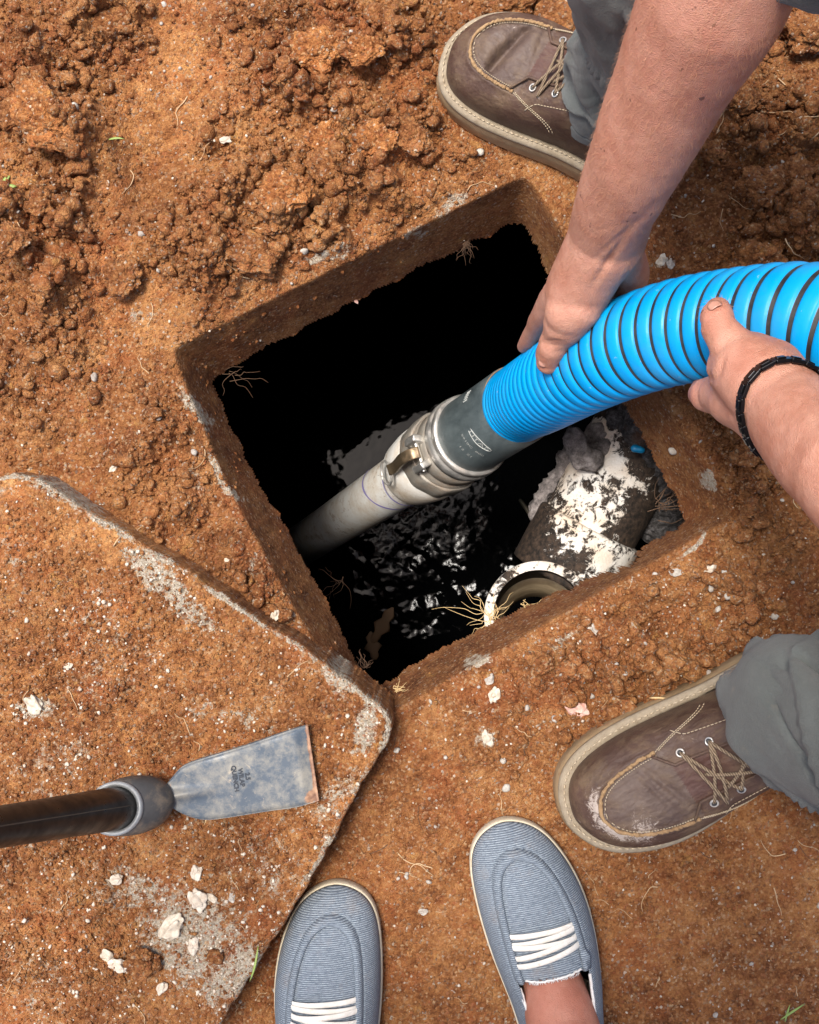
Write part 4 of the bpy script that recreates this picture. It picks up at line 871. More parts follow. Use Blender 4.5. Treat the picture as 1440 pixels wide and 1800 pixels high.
def boot(name, toe, hdir, side, label, crease=0):
    """side +1: the outer side of the foot is +y of the shoe frame"""
    sh = Shoe(.312, .1345, side, .035, [(0, .030), (.05, .036), (.12, .043), (.25, .047), (.36, .050), (.45, .058), (.55, .074), (.65, .090), (.8, .10), (1, .085)],
              [(0, 0), (.006, .16), (.02, .36), (.04, .53), (.07, .68), (.11, .80), (.17, .91), (.25, .985), (.32, 1.), (.42, .975), (.55, .90), (.68, .84), (.80, .80), (.90, .68), (.95, .56), (.98, .38), (1, 0)], .66, 2.9, (.25, .80), .03, .0085)
    fr_ = shoe_frame(toe, hdir, sh.L)
    pr = [(-.001, -.006), (.002, 0), (.0035, .003), (.0022, .012), (.0032, .016), (.0012, .024), (.0005, .0265)]
    V, Q = sole_mesh(sh, pr); root = bpy.data.objects.new(name, None); C.objects.link(root); root.matrix_world = fr_; root['label'] = label
    bpy.context.view_layer.update()
    buildq('sole', V, Q, M_sole, root)
    V, Q = sole_mesh(sh, [(-.001, .0266), (.0012, .0272), (.0016, .0302), (.0, .0330), (-.004, .0342), (-.012, .0340)]); buildq('welt', V, Q, M_welt, root)
    ac = Acc(); u = np.linspace(0, 1, 230, endpoint=False)
    x, y = sh.out(u, -.0042); P_ = np.stack([x, y, np.full_like(x, .0347)], -1); per = np.r_[0, np.cumsum(np.linalg.norm(np.diff(P_, axis=0), axis=1))]
    for s0 in np.arange(.002, per[-1]-.003, .0066):
        a = np.array([np.interp([s0, s0+.0024, s0+.0046], per, P_[:, i]) for i in range(3)]).T; a[1, 2] += .0007; ac.tube(a, [.0006, .0009, .0006], 5)
    ac.build('welt_stitching', M_stitch, root)
    # upper
    nu, nr = 260, 90; u = np.linspace(0, 1, nu, endpoint=False); rho = np.linspace(0, 1, nr)**.85; U, Rr = np.meshgrid(u, rho, indexing='ij')
    VV = sh.pt(U.ravel(), Rr.ravel()).reshape(nu, nr, 3); xq = VV[..., 0]/sh.L; sv = sh.seamv
    vampm = sstep(.37, .33, xq)
    VV[..., 2] += -.0022*vampm*sstep(sv, sv-.05, Rr)+.0012*np.exp(-((Rr-sv-.05)/.03)**2)*vampm
    yy = VV[..., 1]/sh.W
    if crease:
        VV[..., 2] += -.010*np.exp(-(((xq-.245)-.10*(yy+.05)-.45*(yy*0))/.022)**2)*sstep(.62, .50, Rr)+.004*np.exp(-((xq-.17)/.05)**2)*sstep(.65, .4, Rr)+.003*np.exp(-((xq-.31)/.04)**2)*sstep(.65, .4, Rr)
        VV[..., 2] -= .002*np.exp(-((xq-.36+.1*yy)/.012)**2)*sstep(.65, .5, Rr)
    else:
        VV[..., 2] += -.0022*np.exp(-((xq-.33+.15*yy)/.012)**2)*sstep(.7, .5, Rr)-.0018*np.exp(-((xq-.29+.1*yy)/.010)**2)*sstep(.7, .5, Rr)
    VV[..., 2] += .0030*(fbm(VV[..., 0], VV[..., 1], .03, 3, 601)-.5)*sstep(1, .9, Rr)+.0016*(fbm(VV[..., 0]*.6, VV[..., 1]*1.4, .006, 3, 603)-.5)*sstep(1, .9, Rr)
    scf = np.exp(-(((xq-.10)/.05)**2+((Rr-.72)/.10)**2))*(1.0 if not crease else .1)+.75*np.exp(-(((xq-.19)/.05)**2+((yy+side*.15)/.14)**2))*(1-.5*crease)+.25*np.exp(-(((xq-.45)/.06)**2+((Rr-.6)/.15)**2))
    Vf = VV.reshape(-1, 3); Q = grid_quads(nr, nu, True)      # note: index by u*nr+rho
    i, j = np.meshgrid(np.arange(nu), np.arange(nr-1), indexing='ij'); i2 = (i+1) % nu; Q = np.stack([i*nr+j, i*nr+j+1, i2*nr+j+1, i2*nr+j], -1).reshape(-1, 4)
    xm = (Vf[:, 0]/sh.L)[Q].mean(1); rm = Rr.reshape(-1)[Q].mean(1); plug = (rm < sv) & (xm < .37); tong = (rm < .36) & (xm >= .37)
    up = npmesh('upper', Vf, Q, [M_lea, M_lea2, M_tong], matidx=np.where(tong, 2, np.where(plug, 1, 0)), attrs={'scuff': scf.ravel()}); up.parent = root
    # moc seam: a thick tan raw edge with stitches
    kq = np.linspace(.315, .0, 60); cu_ = np.vstack([sh.at(kq, np.full(60, sv), .0012), sh.at(kq[::-1][1:], np.full(59, -sv), .0012)])
    cu_[:, 2] += .0006*np.sin(np.arange(len(cu_))*1.9)+.0006*RNG.normal(size=len(cu_)); cu_[:, :2] += RNG.normal(size=(len(cu_), 2))*.0003
    ac = Acc(); ac.tube(cu_, .0019+.0004*np.sin(np.arange(len(cu_))*.7), 8, .8)
    ci = np.vstack([sh.at(kq, np.full(60, sv-.055), .0002), sh.at(kq[::-1][1:], np.full(59, -sv+.055), .0002)]); ac.build('moc_seam', M_seam, root)
    ac = Acc()
    for k0 in range(2, len(ci)-3, 2): ac.tube(catmull([ci[k0], (ci[k0]+ci[k0+1])/2+[0, 0, .0006], ci[k0+1]], 3), .0005, 5)
    # flap stitching: diagonal from the seam end down to the welt and along the eyelet flap
    for sg in (1, -1):
        for off in (0, .014):
            a = sh.at(np.linspace(.315+off, .56+off, 26), sg*np.linspace(sv, .985, 26), .0006)
            for k0 in range(0, 25, 1): ac.tube([a[k0]*.85+a[k0+1]*.15, (a[k0]+a[k0+1])/2+[0, 0, .0004], a[k0]*.15+a[k0+1]*.85], .00055, 5)
        a = sh.atx(np.linspace(.43, .68, 22), sg*np.r_[.86, .80, .75, np.full(19, .73)], .0008)
        for k0 in range(0, 21): ac.tube([a[k0]*.85+a[k0+1]*.15, (a[k0]+a[k0+1])/2+[0, 0, .0004], a[k0]*.15+a[k0+1]*.85], .0005, 5)
    ac.build('stitching', M_stitch, root)
    # eyelet flap: edge roll on both sides of the tongue
    ac = Acc()
    for sg in (1, -1):
        ac.tube(np.vstack([sh.atx(np.linspace(.335, .375, 6), sg*np.linspace(.64, .40, 6), .0016), sh.atx(np.linspace(.38, .82, 20), sg*np.full(20, .365), .0016)]), .0016, 7)
    ac.build('flap_edge', M_lea, root)
    # eyelets and crossed laces
    eq = [.415, .505, .590, .725]; ev = .50; L1 = []
    for sg in (1, -1):
        for q_ in eq[:3]:
            c = sh.atx(q_, sg*ev, .0012).reshape(3); e1 = sh.atx(q_+.01, sg*ev, .0012).reshape(3)-c; e1 /= np.linalg.norm(e1); e2 = sh.atx(q_, sg*(ev+.05), .0012).reshape(3)-c; e2 -= e1*np.dot(e1, e2); e2 /= np.linalg.norm(e2); aa = np.linspace(0, 2*np.pi, 20, endpoint=True)
            ac = Acc(); ac.tube([c+e1*math.cos(a)*.0035+e2*math.sin(a)*.0035 for a in aa], .0011, 7); ac.build('eyelet', M_eye, root)
            ac = Acc(); nrm = np.cross(e1, e2); nrm *= np.sign(nrm[2]); ac.add(IV2*np.array([.0032, .0032, .0012])+c-nrm*.0002, IF2); ac.build('eyelet_hole', M_rubber, root)
    def lace(q0, v0, q1, v1, lift=.004, r_=.0017):
        t = np.linspace(0, 1, 12); p = sh.atx(q0+(q1-q0)*t, v0+(v1-v0)*t, 0); p = p.reshape(-1, 3); p[:, 2] += .0015+lift*np.sin(np.pi*np.clip(t, 0, 1))**.6+.0005*RNG.normal(); return catmull(p, 3), r_
    ac = Acc(); seq = [(.415, ev, .505, -ev), (.415, -ev, .505, ev), (.505, ev, .59, -ev), (.505, -ev, .59, ev), (.59, ev, .68, -.2), (.59, -ev, .68, .2)]
    ac.tube(*lace(.415, ev, .45, -.62, .0045), 8)
    for k0, s_ in enumerate(seq): ac.tube(*lace(*s_, .0045+.0015*(k0 % 3)), 8)
    ac.tube(*lace(.505, .46, .45, -.60, .007), 8); ac.tube(*lace(.44, .05, .61, -.35, .009), 8); ac.tube(*lace(.47, -.34, .63, .28, .009), 8)
    ac.build('laces', M_lace, root)
    return root, sh
def wdir(a, b): v = P(*b)-P(*a); return (v.x, v.y)
t1 = at(797, 76); t1.z = .004; t2 = at(1004, 1452); t2.z = .003
boot1, sh1 = boot('boot', t1, (.85, -.53), -1, 'muddy brown leather boot at the top of the picture', 1)
boot1.scale = (.79, .925, 1)
boot2, sh2 = boot('boot', t2, (.835, .55), 1, 'muddy brown leather boot at the lower right with scuffed white toe', 0)
# ---------------------------------------------------------------- canvas slip-on shoes
m = M_canvas = mat('striped_blue_canvas', (.2, .28, .4), .85); n = N(m)
lw = n.wave(1.0/.0019/3.14159*1.0, 1.3, 3, 60, vec=n.coord()); 
wv_ = n.ramp(lw, [(.25, (.060, .085, .125)), (.60, (.34, .39, .43))]); sl2 = n.noise(700, 3, .7, vec=n.mapping((1, .25, 1))); wv_ = n.mix(n.ramp(sl2, [(.42, 0.), (.68, 1.)]), wv_, (.11, .135, .17))
dust = n.ramp(n.noise(22, 6, .75), [(.52, 0.), (.75, 1.)]); wv_ = n.mix(n.math('MULTIPLY', n.ramp(n.noise(240, 5, .8), [(.42, 0.), (.62, 1.)]), .5), wv_, (.19, .22, .255)); wv_ = n.mix(n.math('MULTIPLY', dust, .4), wv_, (.33, .24, .165))
n.set(Base_Color=wv_, Normal=n.bump(n.math('ADD', lw, n.math('MULTIPLY', sl2, .7)), .0006, .8))
M_rim = dirtmat('dirty_cream_rubber', (.52, .44, .30), (.62, .55, .42), (.38, .25, .14), 50)
M_wlace = dirtmat('off_white_lace', (.60, .56, .50), (.72, .69, .64), (.48, .36, .25), 60)
M_lining = dirtmat('frayed_white_lining', (.62, .60, .57), (.74, .72, .70), (.45, .38, .32), 90)
def canvas_shoe(toe, hdir, side, label):
    sh = Shoe(.285, .107, side, .017, [(0, .022), (.05, .030), (.12, .038), (.25, .046), (.38, .054), (.50, .064), (.65, .070), (1, .062)],
              [(0, 0), (.006, .19), (.02, .38), (.04, .54), (.07, .68), (.11, .79), (.17, .89), (.25, .965), (.34, 1.), (.45, .985), (.58, .90), (.70, .80), (.82, .74), (.90, .66), (.95, .54), (.98, .36), (1, 0)], .60, 2.35, (.27, .80), .06, .0015)
    root = bpy.data.objects.new('canvas_shoe', None); C.objects.link(root); root.matrix_world = shoe_frame(toe, hdir, sh.L); root['label'] = label
    V, Q = sole_mesh(sh, [(-.003, -.004), (.001, 0), (.0018, .004), (.0020, .011), (.0016, .0165), (.0008, .0178), (-.004, .0178)]); buildq('rubber_sole', V, Q, M_rim, root)
    nu, nr = 280, 110; u = np.linspace(0, 1, nu, endpoint=False); rho = np.linspace(0, 1, nr)**.9; U, Rr = np.meshgrid(u, rho, indexing='ij'); VV = sh.pt(U.ravel(), Rr.ravel()).reshape(nu, nr, 3)
    xq = VV[..., 0]/sh.L; sv = sh.seamv; vm = sstep(.52, .48, xq)
    VV[..., 2] += (.0034*np.exp(-((Rr-sv-.055)/.045)**4)-.0022*sstep(sv+.01, sv-.03, Rr)-.0018*np.exp(-((Rr-sv)/.016)**2)-.0018*np.exp(-((Rr-sv-.125)/.018)**2))*np.clip(vm+.35, 0, 1)
    yy = VV[..., 1]/sh.W; VV[..., 2] += .0035*(fbm(VV[..., 0], VV[..., 1], .03, 3, 611+int(side))-.5)*sstep(1, .9, Rr)-.0012*np.exp(-((xq-.33+.12*yy)/.015)**2)*sstep(.6, .4, Rr)
    th_ = np.arctan2(VV[..., 1]-sh.cy(.27*sh.L), VV[..., 0]-.27*sh.L)
    VV[..., 2] += .0006*np.sin(th_*46)*np.exp(-((Rr-sv-.13)/.05)**2)*sstep(.30, .15, xq)
    i, j = np.meshgrid(np.arange(nu), np.arange(nr-1), indexing='ij'); i2 = (i+1) % nu; Q = np.stack([i*nr+j, i*nr+j+1, i2*nr+j+1, i2*nr+j], -1).reshape(-1, 4)
    Vf = VV.reshape(-1, 3); xm = (Vf[:, 0]/sh.L)[Q].mean(1); rm = Rr.reshape(-1)[Q].mean(1)
    rag_ = .012*np.sin(Vf[:, 1]*900)[Q].mean(1)
    keep = ~((xm > .50+rag_*.4) & (rm < .70))
    o = npmesh('canvas_upper', Vf, Q[keep], M_canvas); o.parent = root; sd2 = o.modifiers.new('s', 'SOLIDIFY'); sd2.thickness = .0016; sd2.offset = -1
    # tongue edge and collar lining
    ac = Acc(); tq = np.linspace(-.55, .55, 30); a = sh.atx(np.full(30, .500)-.02*np.abs(tq)**2, tq, .0005).reshape(-1, 3); a += RNG.normal(size=a.shape)*.0004; ac.tube(a, .0011, 6)
    for sg in (1, -1): a = sh.at(np.linspace(.515, .93, 30), np.full(30, sg*.71), .0005).reshape(-1, 3); a += RNG.normal(size=a.shape)*.0003; ac.tube(a, .0017, 6)
    for k0 in range(60): 
        q_ = RNG.uniform(-.5, .5); p = sh.atx(.500, q_, .001).reshape(3); ac.tube([p, p+np.array([RNG.uniform(.001, .003), RNG.normal()*.001, .0005])], .00025, 4)
    ac.build('frayed_lining', M_lining, root)
    # flat laces across the tongue
    ac = Acc()
    def strap(q0, v0, q1, v1, lift, r_=.0028):
        t = np.linspace(0, 1, 14); p = sh.atx(q0+(q1-q0)*t, v0+(v1-v0)*t, 0).reshape(-1, 3); p[:, 2] += .0012+lift*np.sin(np.pi*t)**.5; c = catmull(p, 3)
        T = np.gradient(c, axis=0); T /= np.linalg.norm(T, axis=1)[:, None]; s_ = np.cross(T, [0, 0, 1.0]); s_ /= np.linalg.norm(s_, axis=1)[:, None]; up = np.cross(s_, T); aa = np.linspace(0, 2*np.pi, 10, endpoint=False)
        V = c[:, None]+np.cos(aa)[None, :, None]*s_[:, None]*r_+np.sin(aa)[None, :, None]*up[:, None]*r_*.32; ac.add(V.reshape(-1, 3), grid_quads(len(c), 10, True))
    g = -1 if side < 0 else 1
    for a in ((.350, .70, .352, -.68, .0022), (.378, .66, .362, -.72, .0030), (.384, .72, .392, -.66, .0045), (.424, .70, .386, -.70, .0040), (.448, .72, .412, -.70, .0058)):
        strap(a[0], a[1]*g, a[2], a[3]*g, a[4])
    ac.build('laces', M_wlace, root)
    ac = Acc(); p = sh.atx(.43, -.64*g, .004).reshape(3); ac.tube([p, p+[.008, -.002*g, .002], p+[.018, -.001*g, -.001], p+[.014, .003*g, .001]], [.003, .005, .006, .004], 8, .5); ac.build('lace_tab', M_canvas, root)
    return root, sh
cs1, shc1 = canvas_shoe(Vector((*P(573, 1545)[:2], .003)), (.055, -1), 1, 'blue striped canvas slip-on shoe nearest the lid')
cs2, shc2 = canvas_shoe(Vector((*P(899, 1432)[:2], .003)), (.215, -1), -1, 'blue striped canvas slip-on shoe with bare ankle')
# ================================================================ people
def skin_mat(name, c1, c2, c3, hair_spots=True):
    m = mat(name, c1, .5); n = N(m); a = n.noise(14, 6, .65); b = n.noise(70, 6, .7); f = n.voronoi(1100)
    c_ = n.mix(n.ramp(a, [(.40, 0.), (.60, 1.)]), c1, c2); c_ = n.mix(n.math('MULTIPLY', n.ramp(b, [(.45, 0.), (.7, 1.)]), .5), c_, c3)
    c_ = n.mix(n.math('MULTIPLY', n.attr('red'), .8), c_, (.50, .15, .10))
    sp = n.ramp(n.noise(120, 2, .4), [(.725, 0.), (.745, 1.)]); c_ = n.mix(n.math('MULTIPLY', sp, n.math('MULTIPLY', n.attr('arm'), .75)), c_, (.09, .03, .02))
    cr = n.noise(160, 5, .7, vec=n.mapping((1, 1, 1)))
    n.set(Base_Color=c_, Roughness=n.ramp(b, [(.3, .42), (.7, .58)]), Normal=n.bump(n.math('ADD', n.math('MULTIPLY', f, .6), n.math('MULTIPLY', cr, 1.3)), .0008, .9), Subsurface_Weight=.12, Subsurface_Radius=(.008, .003, .0015), Subsurface_Scale=.6)
    n.b.inputs['Specular IOR Level'].default_value = .35; return m
M_skin = skin_mat('worker_skin', (.37, .160, .105), (.49, .245, .175), (.54, .31, .225))
M_skin2 = skin_mat('photographer_skin', (.33, .13, .082), (.42, .19, .13), (.47, .255, .185))
def J(px_, py_, z, rpx): return (P(px_, py_, z), RM(rpx, z))
def V3(x, y, z, r): return (Vector((x, y, z)), r)
# worker: torso leaning in from the right, both arms reaching down to the hose
hipc = Vector((.80, .12, .78)); chest = Vector((.56, .20, .98))
shR = Vector((.44, .42, .86)); shL = Vector((.56, -.02, .84)); elR = Vector((.215, .40, .56)); elL = Vector((.365, -.10, .60))
body = []
body.append([(hipc+Vector((0, -.07, 0)), .12), (hipc+Vector((0, .07, 0)), .12)]); body.append([(hipc, .14), (hipc.lerp(chest, .5)+Vector((0, 0, .03)), .14), (chest, .15)])
body.append([(shR+Vector((.03, -.03, .0)), .075), (chest+Vector((-.03, .02, .0)), .12), (shL+Vector((.0, .03, .0)), .075)])
hd0 = Vector((.40, .18, 1.08)); body.append([(chest+Vector((-.08, 0, .05)), .075), (hd0+Vector((.02, 0, -.05)), .062), (hd0, .095)]); body.append([(hd0, .088), (hd0+Vector((-.03, 0, -.075)), .068)])
body.append([(hd0+Vector((-.095, 0, -.045)), .014), (hd0+Vector((-.088, 0, -.02)), .010)])
for s_ in (-1, 1): body.append([(hd0+Vector((.01, s_*.092, -.01)), .018), (hd0+Vector((.01, s_*.092, -.03)), .012)])
body.append([(shR, .062), (elR, .049), J(1258, -8, .46, 133), J(1184, 140, .39, 104), J(1122, 272, .32, 87), J(1082, 362, .26, 74), J(1066, 425, .205, 69)])
body.append([(shL, .062), (elL, .050), J(1500, 832, .465, 108), J(1430, 772, .42, 92), J(1388, 722, .385, 80)])
# legs inside the trousers
anR = P(1100, 168, .10); anL = P(1400, 1280, .10); knR = P(1400, -260, .50); knL = Vector((.56, -.22, .50))
for kn, an, hs in ((knR, anR, .08), (knL, anL, -.08)):
    body.append([(hipc+Vector((0, hs, -.03)), .10), (kn, .060), (kn.lerp(an, .5), .046), (an+Vector((0, 0, .03)), .040), (an+Vector((0, 0, -.03)), .038)])
# --- right hand (upper): gripping from above, thumb on top of the hose
from mathutils.bvhtree import BVHTree
_me = hose_tube.data; HB = BVHTree.FromPolygons([v.co[:] for v in _me.vertices], [p.vertices[:] for p in _me.polygons])
def HZ(px_, py_, z0=.2):
    o_ = Vector((0, 0, H)); d_ = (P(px_, py_, z0)-o_).normalized(); h = HB.ray_cast(o_, d_); return h[0].z if h[0] else None
def JT(px_, py_, rpx, press=.85, zdef=.05):
    """a finger joint resting on the hose under this pixel"""
    z = HZ(px_, py_) ; z = zdef if z is None else z
    for _ in range(3): r_ = RM(rpx, z+.01)
    return (P(px_, py_, z+r_*press), r_)
zt1 = JT(966, 626, 22)[0].z; zt0 = JT(978, 600, 25)[0].z; print('thumb z', zt0, zt1)
body.append([J(1066, 425, .215, 69), J(1040, 468, .190, 62), J(1016, 512, .165, 59), J(1003, 545, zt0+.045, 47)])
body.append([J(1072, 430, .215, 56), J(1096, 455, .180, 41), J(1101, 480, .145, 41), J(1094, 507, .105, 38)])     # heel of the hand
body.append([J(1020, 500, .165, 50), J(985, 520, .13, 33), J(966, 542, .095, 25)])
body.append([J(1015, 538, zt0+.05, 46), J(994, 568, zt0+.030, 40), J(981, 592, zt0+.012, 29), (P(973, 607, zt0+.006), RM(27, zt0)), (P(967, 624, zt1+.005), RM(25.5, zt1)), (P(963, 637, zt1-.001), RM(21, zt1))])   # thumb
body.append([J(975, 527, .115, 29), J(954, 556, .075, 22), J(942, 577, .04, 17.5), J(930, 597, .005, 16), J(921, 609, -.02, 13)])                # index
for a_, b_, r_ in ((0, 0, 17), (16, -6, 16), (34, -12, 14)):                        # middle, ring, little: round the far side and under the hose
    body.append([J(985+a_, 515+b_, .10, r_+6), J(972+a_, 560+b_*1.2, .03, r_), J(965+a_*1.1, 600+b_, -.075+a_*.0018, r_), J(985+a_*1.2, 650+b_, -.115+a_*.002, r_-1), J(1008+a_*1.1, 680+b_, -.105+a_*.002, r_-3)])
# --- left hand (lower right): thumb over the hose, fingers under it
body.append([J(1388, 722, .385, 79), J(1352, 684, .37, 76), J(1318, 655, .352, 69), J(1296, 648, .335, 56)])
body.append([J(1375, 735, .375, 72), J(1335, 712, .345, 64), J(1296, 700, .315, 52), J(1266, 692, .29, 38)])
body.append([J(1395, 680, .375, 46), J(1358, 645, .36, 50), J(1325, 625, .345, 42)])
body.append([J(1312, 635, .350, 50), J(1282, 604, .343, 38), J(1263, 578, .335, 31.5), J(1260, 556, .328, 29), J(1262, 545, .322, 23)])          # thumb
body.append([J(1268, 694, .28, 38), J(1243, 693, .265, 31), J(1230, 693, .245, 22), J(1236, 678, .20, 19), J(1248, 640, .165, 18), J(1262, 600, .155, 16), J(1270, 575, .165, 14)])   # index
for a_, r_ in ((30, 18), (58, 17), (84, 14)):
    body.append([J(1285+a_, 700+a_*.2, .28, 36), J(1250+a_, 710, .235, r_+4), J(1255+a_, 680, .18, r_), J(1268+a_, 630, .155, r_), J(1276+a_, 590, .165, r_-3)])
def arm_disp(co, no):
    x, y, z = co.T; d = .0012*(fbm(x+z, y-z*.6, .045, 2, 701)-.5)*2+.00015*(fbm(x+z*.5, y+z*.7, .006, 3, 703)-.5)*2
    # tendons and folds at the upper wrist, thumb knuckle folds
    def fold(px_, py_, z_, ang, ln, wd, amp):
        c = P(px_, py_, z_); u = (x-c.x)*math.cos(ang)+(y-c.y)*math.sin(ang); v = -(x-c.x)*math.sin(ang)+(y-c.y)*math.cos(ang); dz = np.exp(-((z-z_-.02)/.06)**2)
        return -amp*np.exp(-(u/ln)**2-(v/wd)**2)*dz
    for f in ((1072, 452, .17, R(52), .020, .0024, .0050), (1056, 474, .18, R(60), .018, .0028, .0055), (1090, 428, .22, R(35), .022, .0022, .0035), (1105, 412, .22, R(30), .018, .0020, .0030), (1050, 440, .2, R(5), .02, .0012, .0012),
              (968, 606, zt0+.01, R(-12), .012, .0014, .0018), (969, 611, zt0+.01, R(-8), .011, .0013, .0016), (1008, 560, .12, R(-58), .014, .0018, .0022), (1018, 552, .12, R(-62), .012, .0018, .0018),
              (1248, 558, .36, R(25), .010, .0015, .0018), (1243, 567, .36, R(22), .010, .0014, .0016), (1243, 662, .33, R(75), .010, .0016, .002), (1075, 505, .12, R(70), .014, .003, .004)): d = d+fold(*f)
    return co+no*d[:, None]
worker = remesh('person', body, .0019, 10, M_skin, disp=arm_disp)
tag(worker, 'worker in grey trousers and brown boots holding the blue hose with both bare hands', 'person')
me = worker.data; n_v = len(me.vertices); co = np.empty(n_v*3, np.float32); me.vertices.foreach_get('co', co); co = co.reshape(-1, 3)
def near_(px_, py_, z_, r_): c = np.array(P(px_, py_, z_)[:]); return np.exp(-(((co-c)**2).sum(1)/r_**2))
red = .75*near_(1108, 455, .18, .018)+.35*near_(960, 630, zt1, .014)+.45*near_(930, 600, 0, .02)+.35*near_(1258, 550, .34, .014)+.45*near_(1230, 690, .26, .018)+.18*near_(1180, 150, .45, .10)+.5*near_(1009, 503, .165, .0022)+.2*near_(975, 590, .08, .015)+.2*near_(1300, 640, .38, .02)
armm = sstep(.20, .30, co[:, 2])
for a, v in (('red', np.clip(red, 0, 1)), ('arm', armm*(co[:, 1] > .1))): at_ = me.attributes.new(a, 'FLOAT', 'POINT'); at_.data.foreach_set('value', v.astype(np.float32))
worker.location = (0, 0, 0)
def nail(name, px_, py_, z, lx_, ly_, ang, tilt, root):
    c = np.array(P(px_, py_, z)[:]); a = R(ang); ax = np.array([math.cos(a), math.sin(a), tilt]); ax /= np.linalg.norm(ax); ay = np.cross([0, 0, 1.0], ax); ay /= np.linalg.norm(ay); az = np.cross(ax, ay)
    V = []
    for i in range(9):
        for j in range(9):
            u, v = i/4-1, j/4-1; k = (abs(u)**3.2+abs(v)**3.2)**(1/3.2); s_ = max(abs(u), abs(v))/max(k, 1e-6) if k > 0 else 1
            V.append(c+ax*u*s_*lx_+ay*v*s_*ly_-az*(v*s_)**2*ly_*.42-az*max(0, u*s_)**2*lx_*.12)
    o = npmesh(name, np.array(V), grid_quads(9, 9), M_nail); o.parent = root; m_ = o.modifiers.new('s', 'SOLIDIFY'); m_.thickness = .0007; m_.offset = 0; return o
M_nail = mat('fingernail', (.43, .22, .165), .38)
nail('thumb_nail', 957, 636, zt1+RM(25.5, zt1)+.0005, .0064, .0052, 258, -.75, worker); nail('thumb_nail', 1256, 534, .3400, .0040, .0052, 118, -1.0, worker)
# hair on the forearms
def hairs(name, nh, root, ok, ln, col, dirn):
    me = root.data; idx = RNG.choice(len(me.vertices), size=min(nh*30, len(me.vertices)), replace=False); no = np.empty(len(me.vertices)*3, np.float32); me.vertices.foreach_get('normal', no); no = no.reshape(-1, 3)
    co = np.empty(len(me.vertices)*3, np.float32); me.vertices.foreach_get('co', co); co = co.reshape(-1, 3)
    idx = idx[ok(co[idx], no[idx])][:nh]; p = co[idx]; nn = no[idx]; k = len(idx); L_ = ln*RNG.uniform(.5, 1.2, (k, 1)); d = dirn(p)+RNG.normal(size=(k, 3))*.35; d -= nn*(d*nn).sum(1)[:, None]; d /= np.linalg.norm(d, axis=1)[:, None]
    s_ = np.cross(nn, d)*.00010; a = p; b = p+d*L_*.5+nn*L_*.28; c = p+d*L_+nn*L_*.30; V = np.stack([a-s_, a+s_, b+s_*.8, b-s_*.8, c], 1).reshape(-1, 3); i = np.arange(k)[:, None]*5
    Q = np.vstack([i+np.array([[0, 1, 2]]), i+np.array([[0, 2, 3]]), i+np.array([[3, 2, 4]])]); o = npmesh(name, V, Q, col, smooth=False); o.parent = root; return o
M_hair = mat('reddish_arm_hair', (.44, .22, .13), .6); M_hair_d = mat('brown_arm_hair', (.22, .12, .08), .5)
okR = lambda p, n_: (p[:, 2] > .17) & (p[:, 2] < .54) & (p[:, 1] > .15) & (p[:, 0] < .30) & (n_[:, 2] > -.6) & (RNG.random(len(p)) < np.clip((p[:, 2]-.14)/.2, .08, 1))
hairs('arm_hair', 9000, worker, okR, .008, M_hair, lambda p: np.array([[-.35, -.55, -.75]]))
okL = lambda p, n_: (p[:, 2] > .40) & (p[:, 2] < .58) & (p[:, 1] < .12) & (p[:, 1] > -.12) & (p[:, 0] < .40) & (p[:, 0] > .27) & (n_[:, 2] > -.6)
hairs('arm_hair', 1500, worker, okL, .008, M_hair_d, lambda p: np.array([[-.5, .5, -.6]]))
hh = hd0; cap = remesh('head_hair', [[(hh+Vector((.02, 0, .025)), .088), (hh+Vector((.03, 0, .0)), .086)]], .006, 3, M_hair_d); cap.parent = worker
for s_ in (-1, 1):
    o = npmesh('eye', IV2*.013+np.array(hh[:])+np.array([-.082, s_*.032, -.005]), IF2, mat('eye_white', (.7, .68, .65), .2)); o.parent = worker
o = remesh('mouth', [[(hh+Vector((-.090, -.02, -.088)), .006), (hh+Vector((-.097, 0, -.088)), .007), (hh+Vector((-.090, .02, -.088)), .006)]], .002, 2, mat('lips', (.35, .12, .09), .5)); o.parent = worker
# shirt
M_shirt = dirtmat('navy_work_shirt', (.03, .035, .05), (.05, .055, .075), (.12, .08, .05), 20)
cl = [[(hipc+Vector((0, -.07, .03)), .135), (hipc+Vector((0, .07, .03)), .135)], [(hipc+Vector((0, 0, .02)), .155), (hipc.lerp(chest, .5)+Vector((0, 0, .03)), .155), (chest, .165)], [(shR+Vector((.03, -.03, 0)), .088), (chest+Vector((-.03, .02, 0)), .132), (shL+Vector((0, .03, 0)), .088)],
      [(shR, .078), (shR.lerp(elR, .30), .070)], [(shL, .078), (shL.lerp(elL, .35), .070)]]
o = remesh('shirt', cl, .008, 4, M_shirt, disp=lump(801, .012, .002)); o.parent = worker
# trousers: each leg a folded cloth tube, hem over the boot
m = M_trou = mat('grey_work_trousers', (.10, .115, .11), .85); n = N(m); wv1 = n.noise(900, 2, .6); a = n.ramp(n.noise(10, 5, .7), [(.3, (.070, .078, .073)), (.7, (.108, .118, .111))])
mud_ = n.ramp(n.noise(26, 7, .75), [(.60, 0.), (.74, 1.)]); a = n.mix(n.math('MULTIPLY', mud_, .30), a, (.30, .22, .14)); wr = n.ramp(n.math('ADD', n.attr('mud'), n.math('MULTIPLY', n.math('SUBTRACT', n.noise(110, 6, .8, vec=n.mapping((1, 2.5, 1))), .5), 1.4)), [(.62, 0.), (.72, 1.)])
a = n.mix(n.math('MULTIPLY', wr, .75), a, (.42, .27, .14)); n.set(Base_Color=a, Normal=n.bump(n.math('ADD', wv1, n.math('MULTIPLY', n.noise(30, 5, .6, dist=1), 3)), .0016, .6), Sheen_Weight=.15)
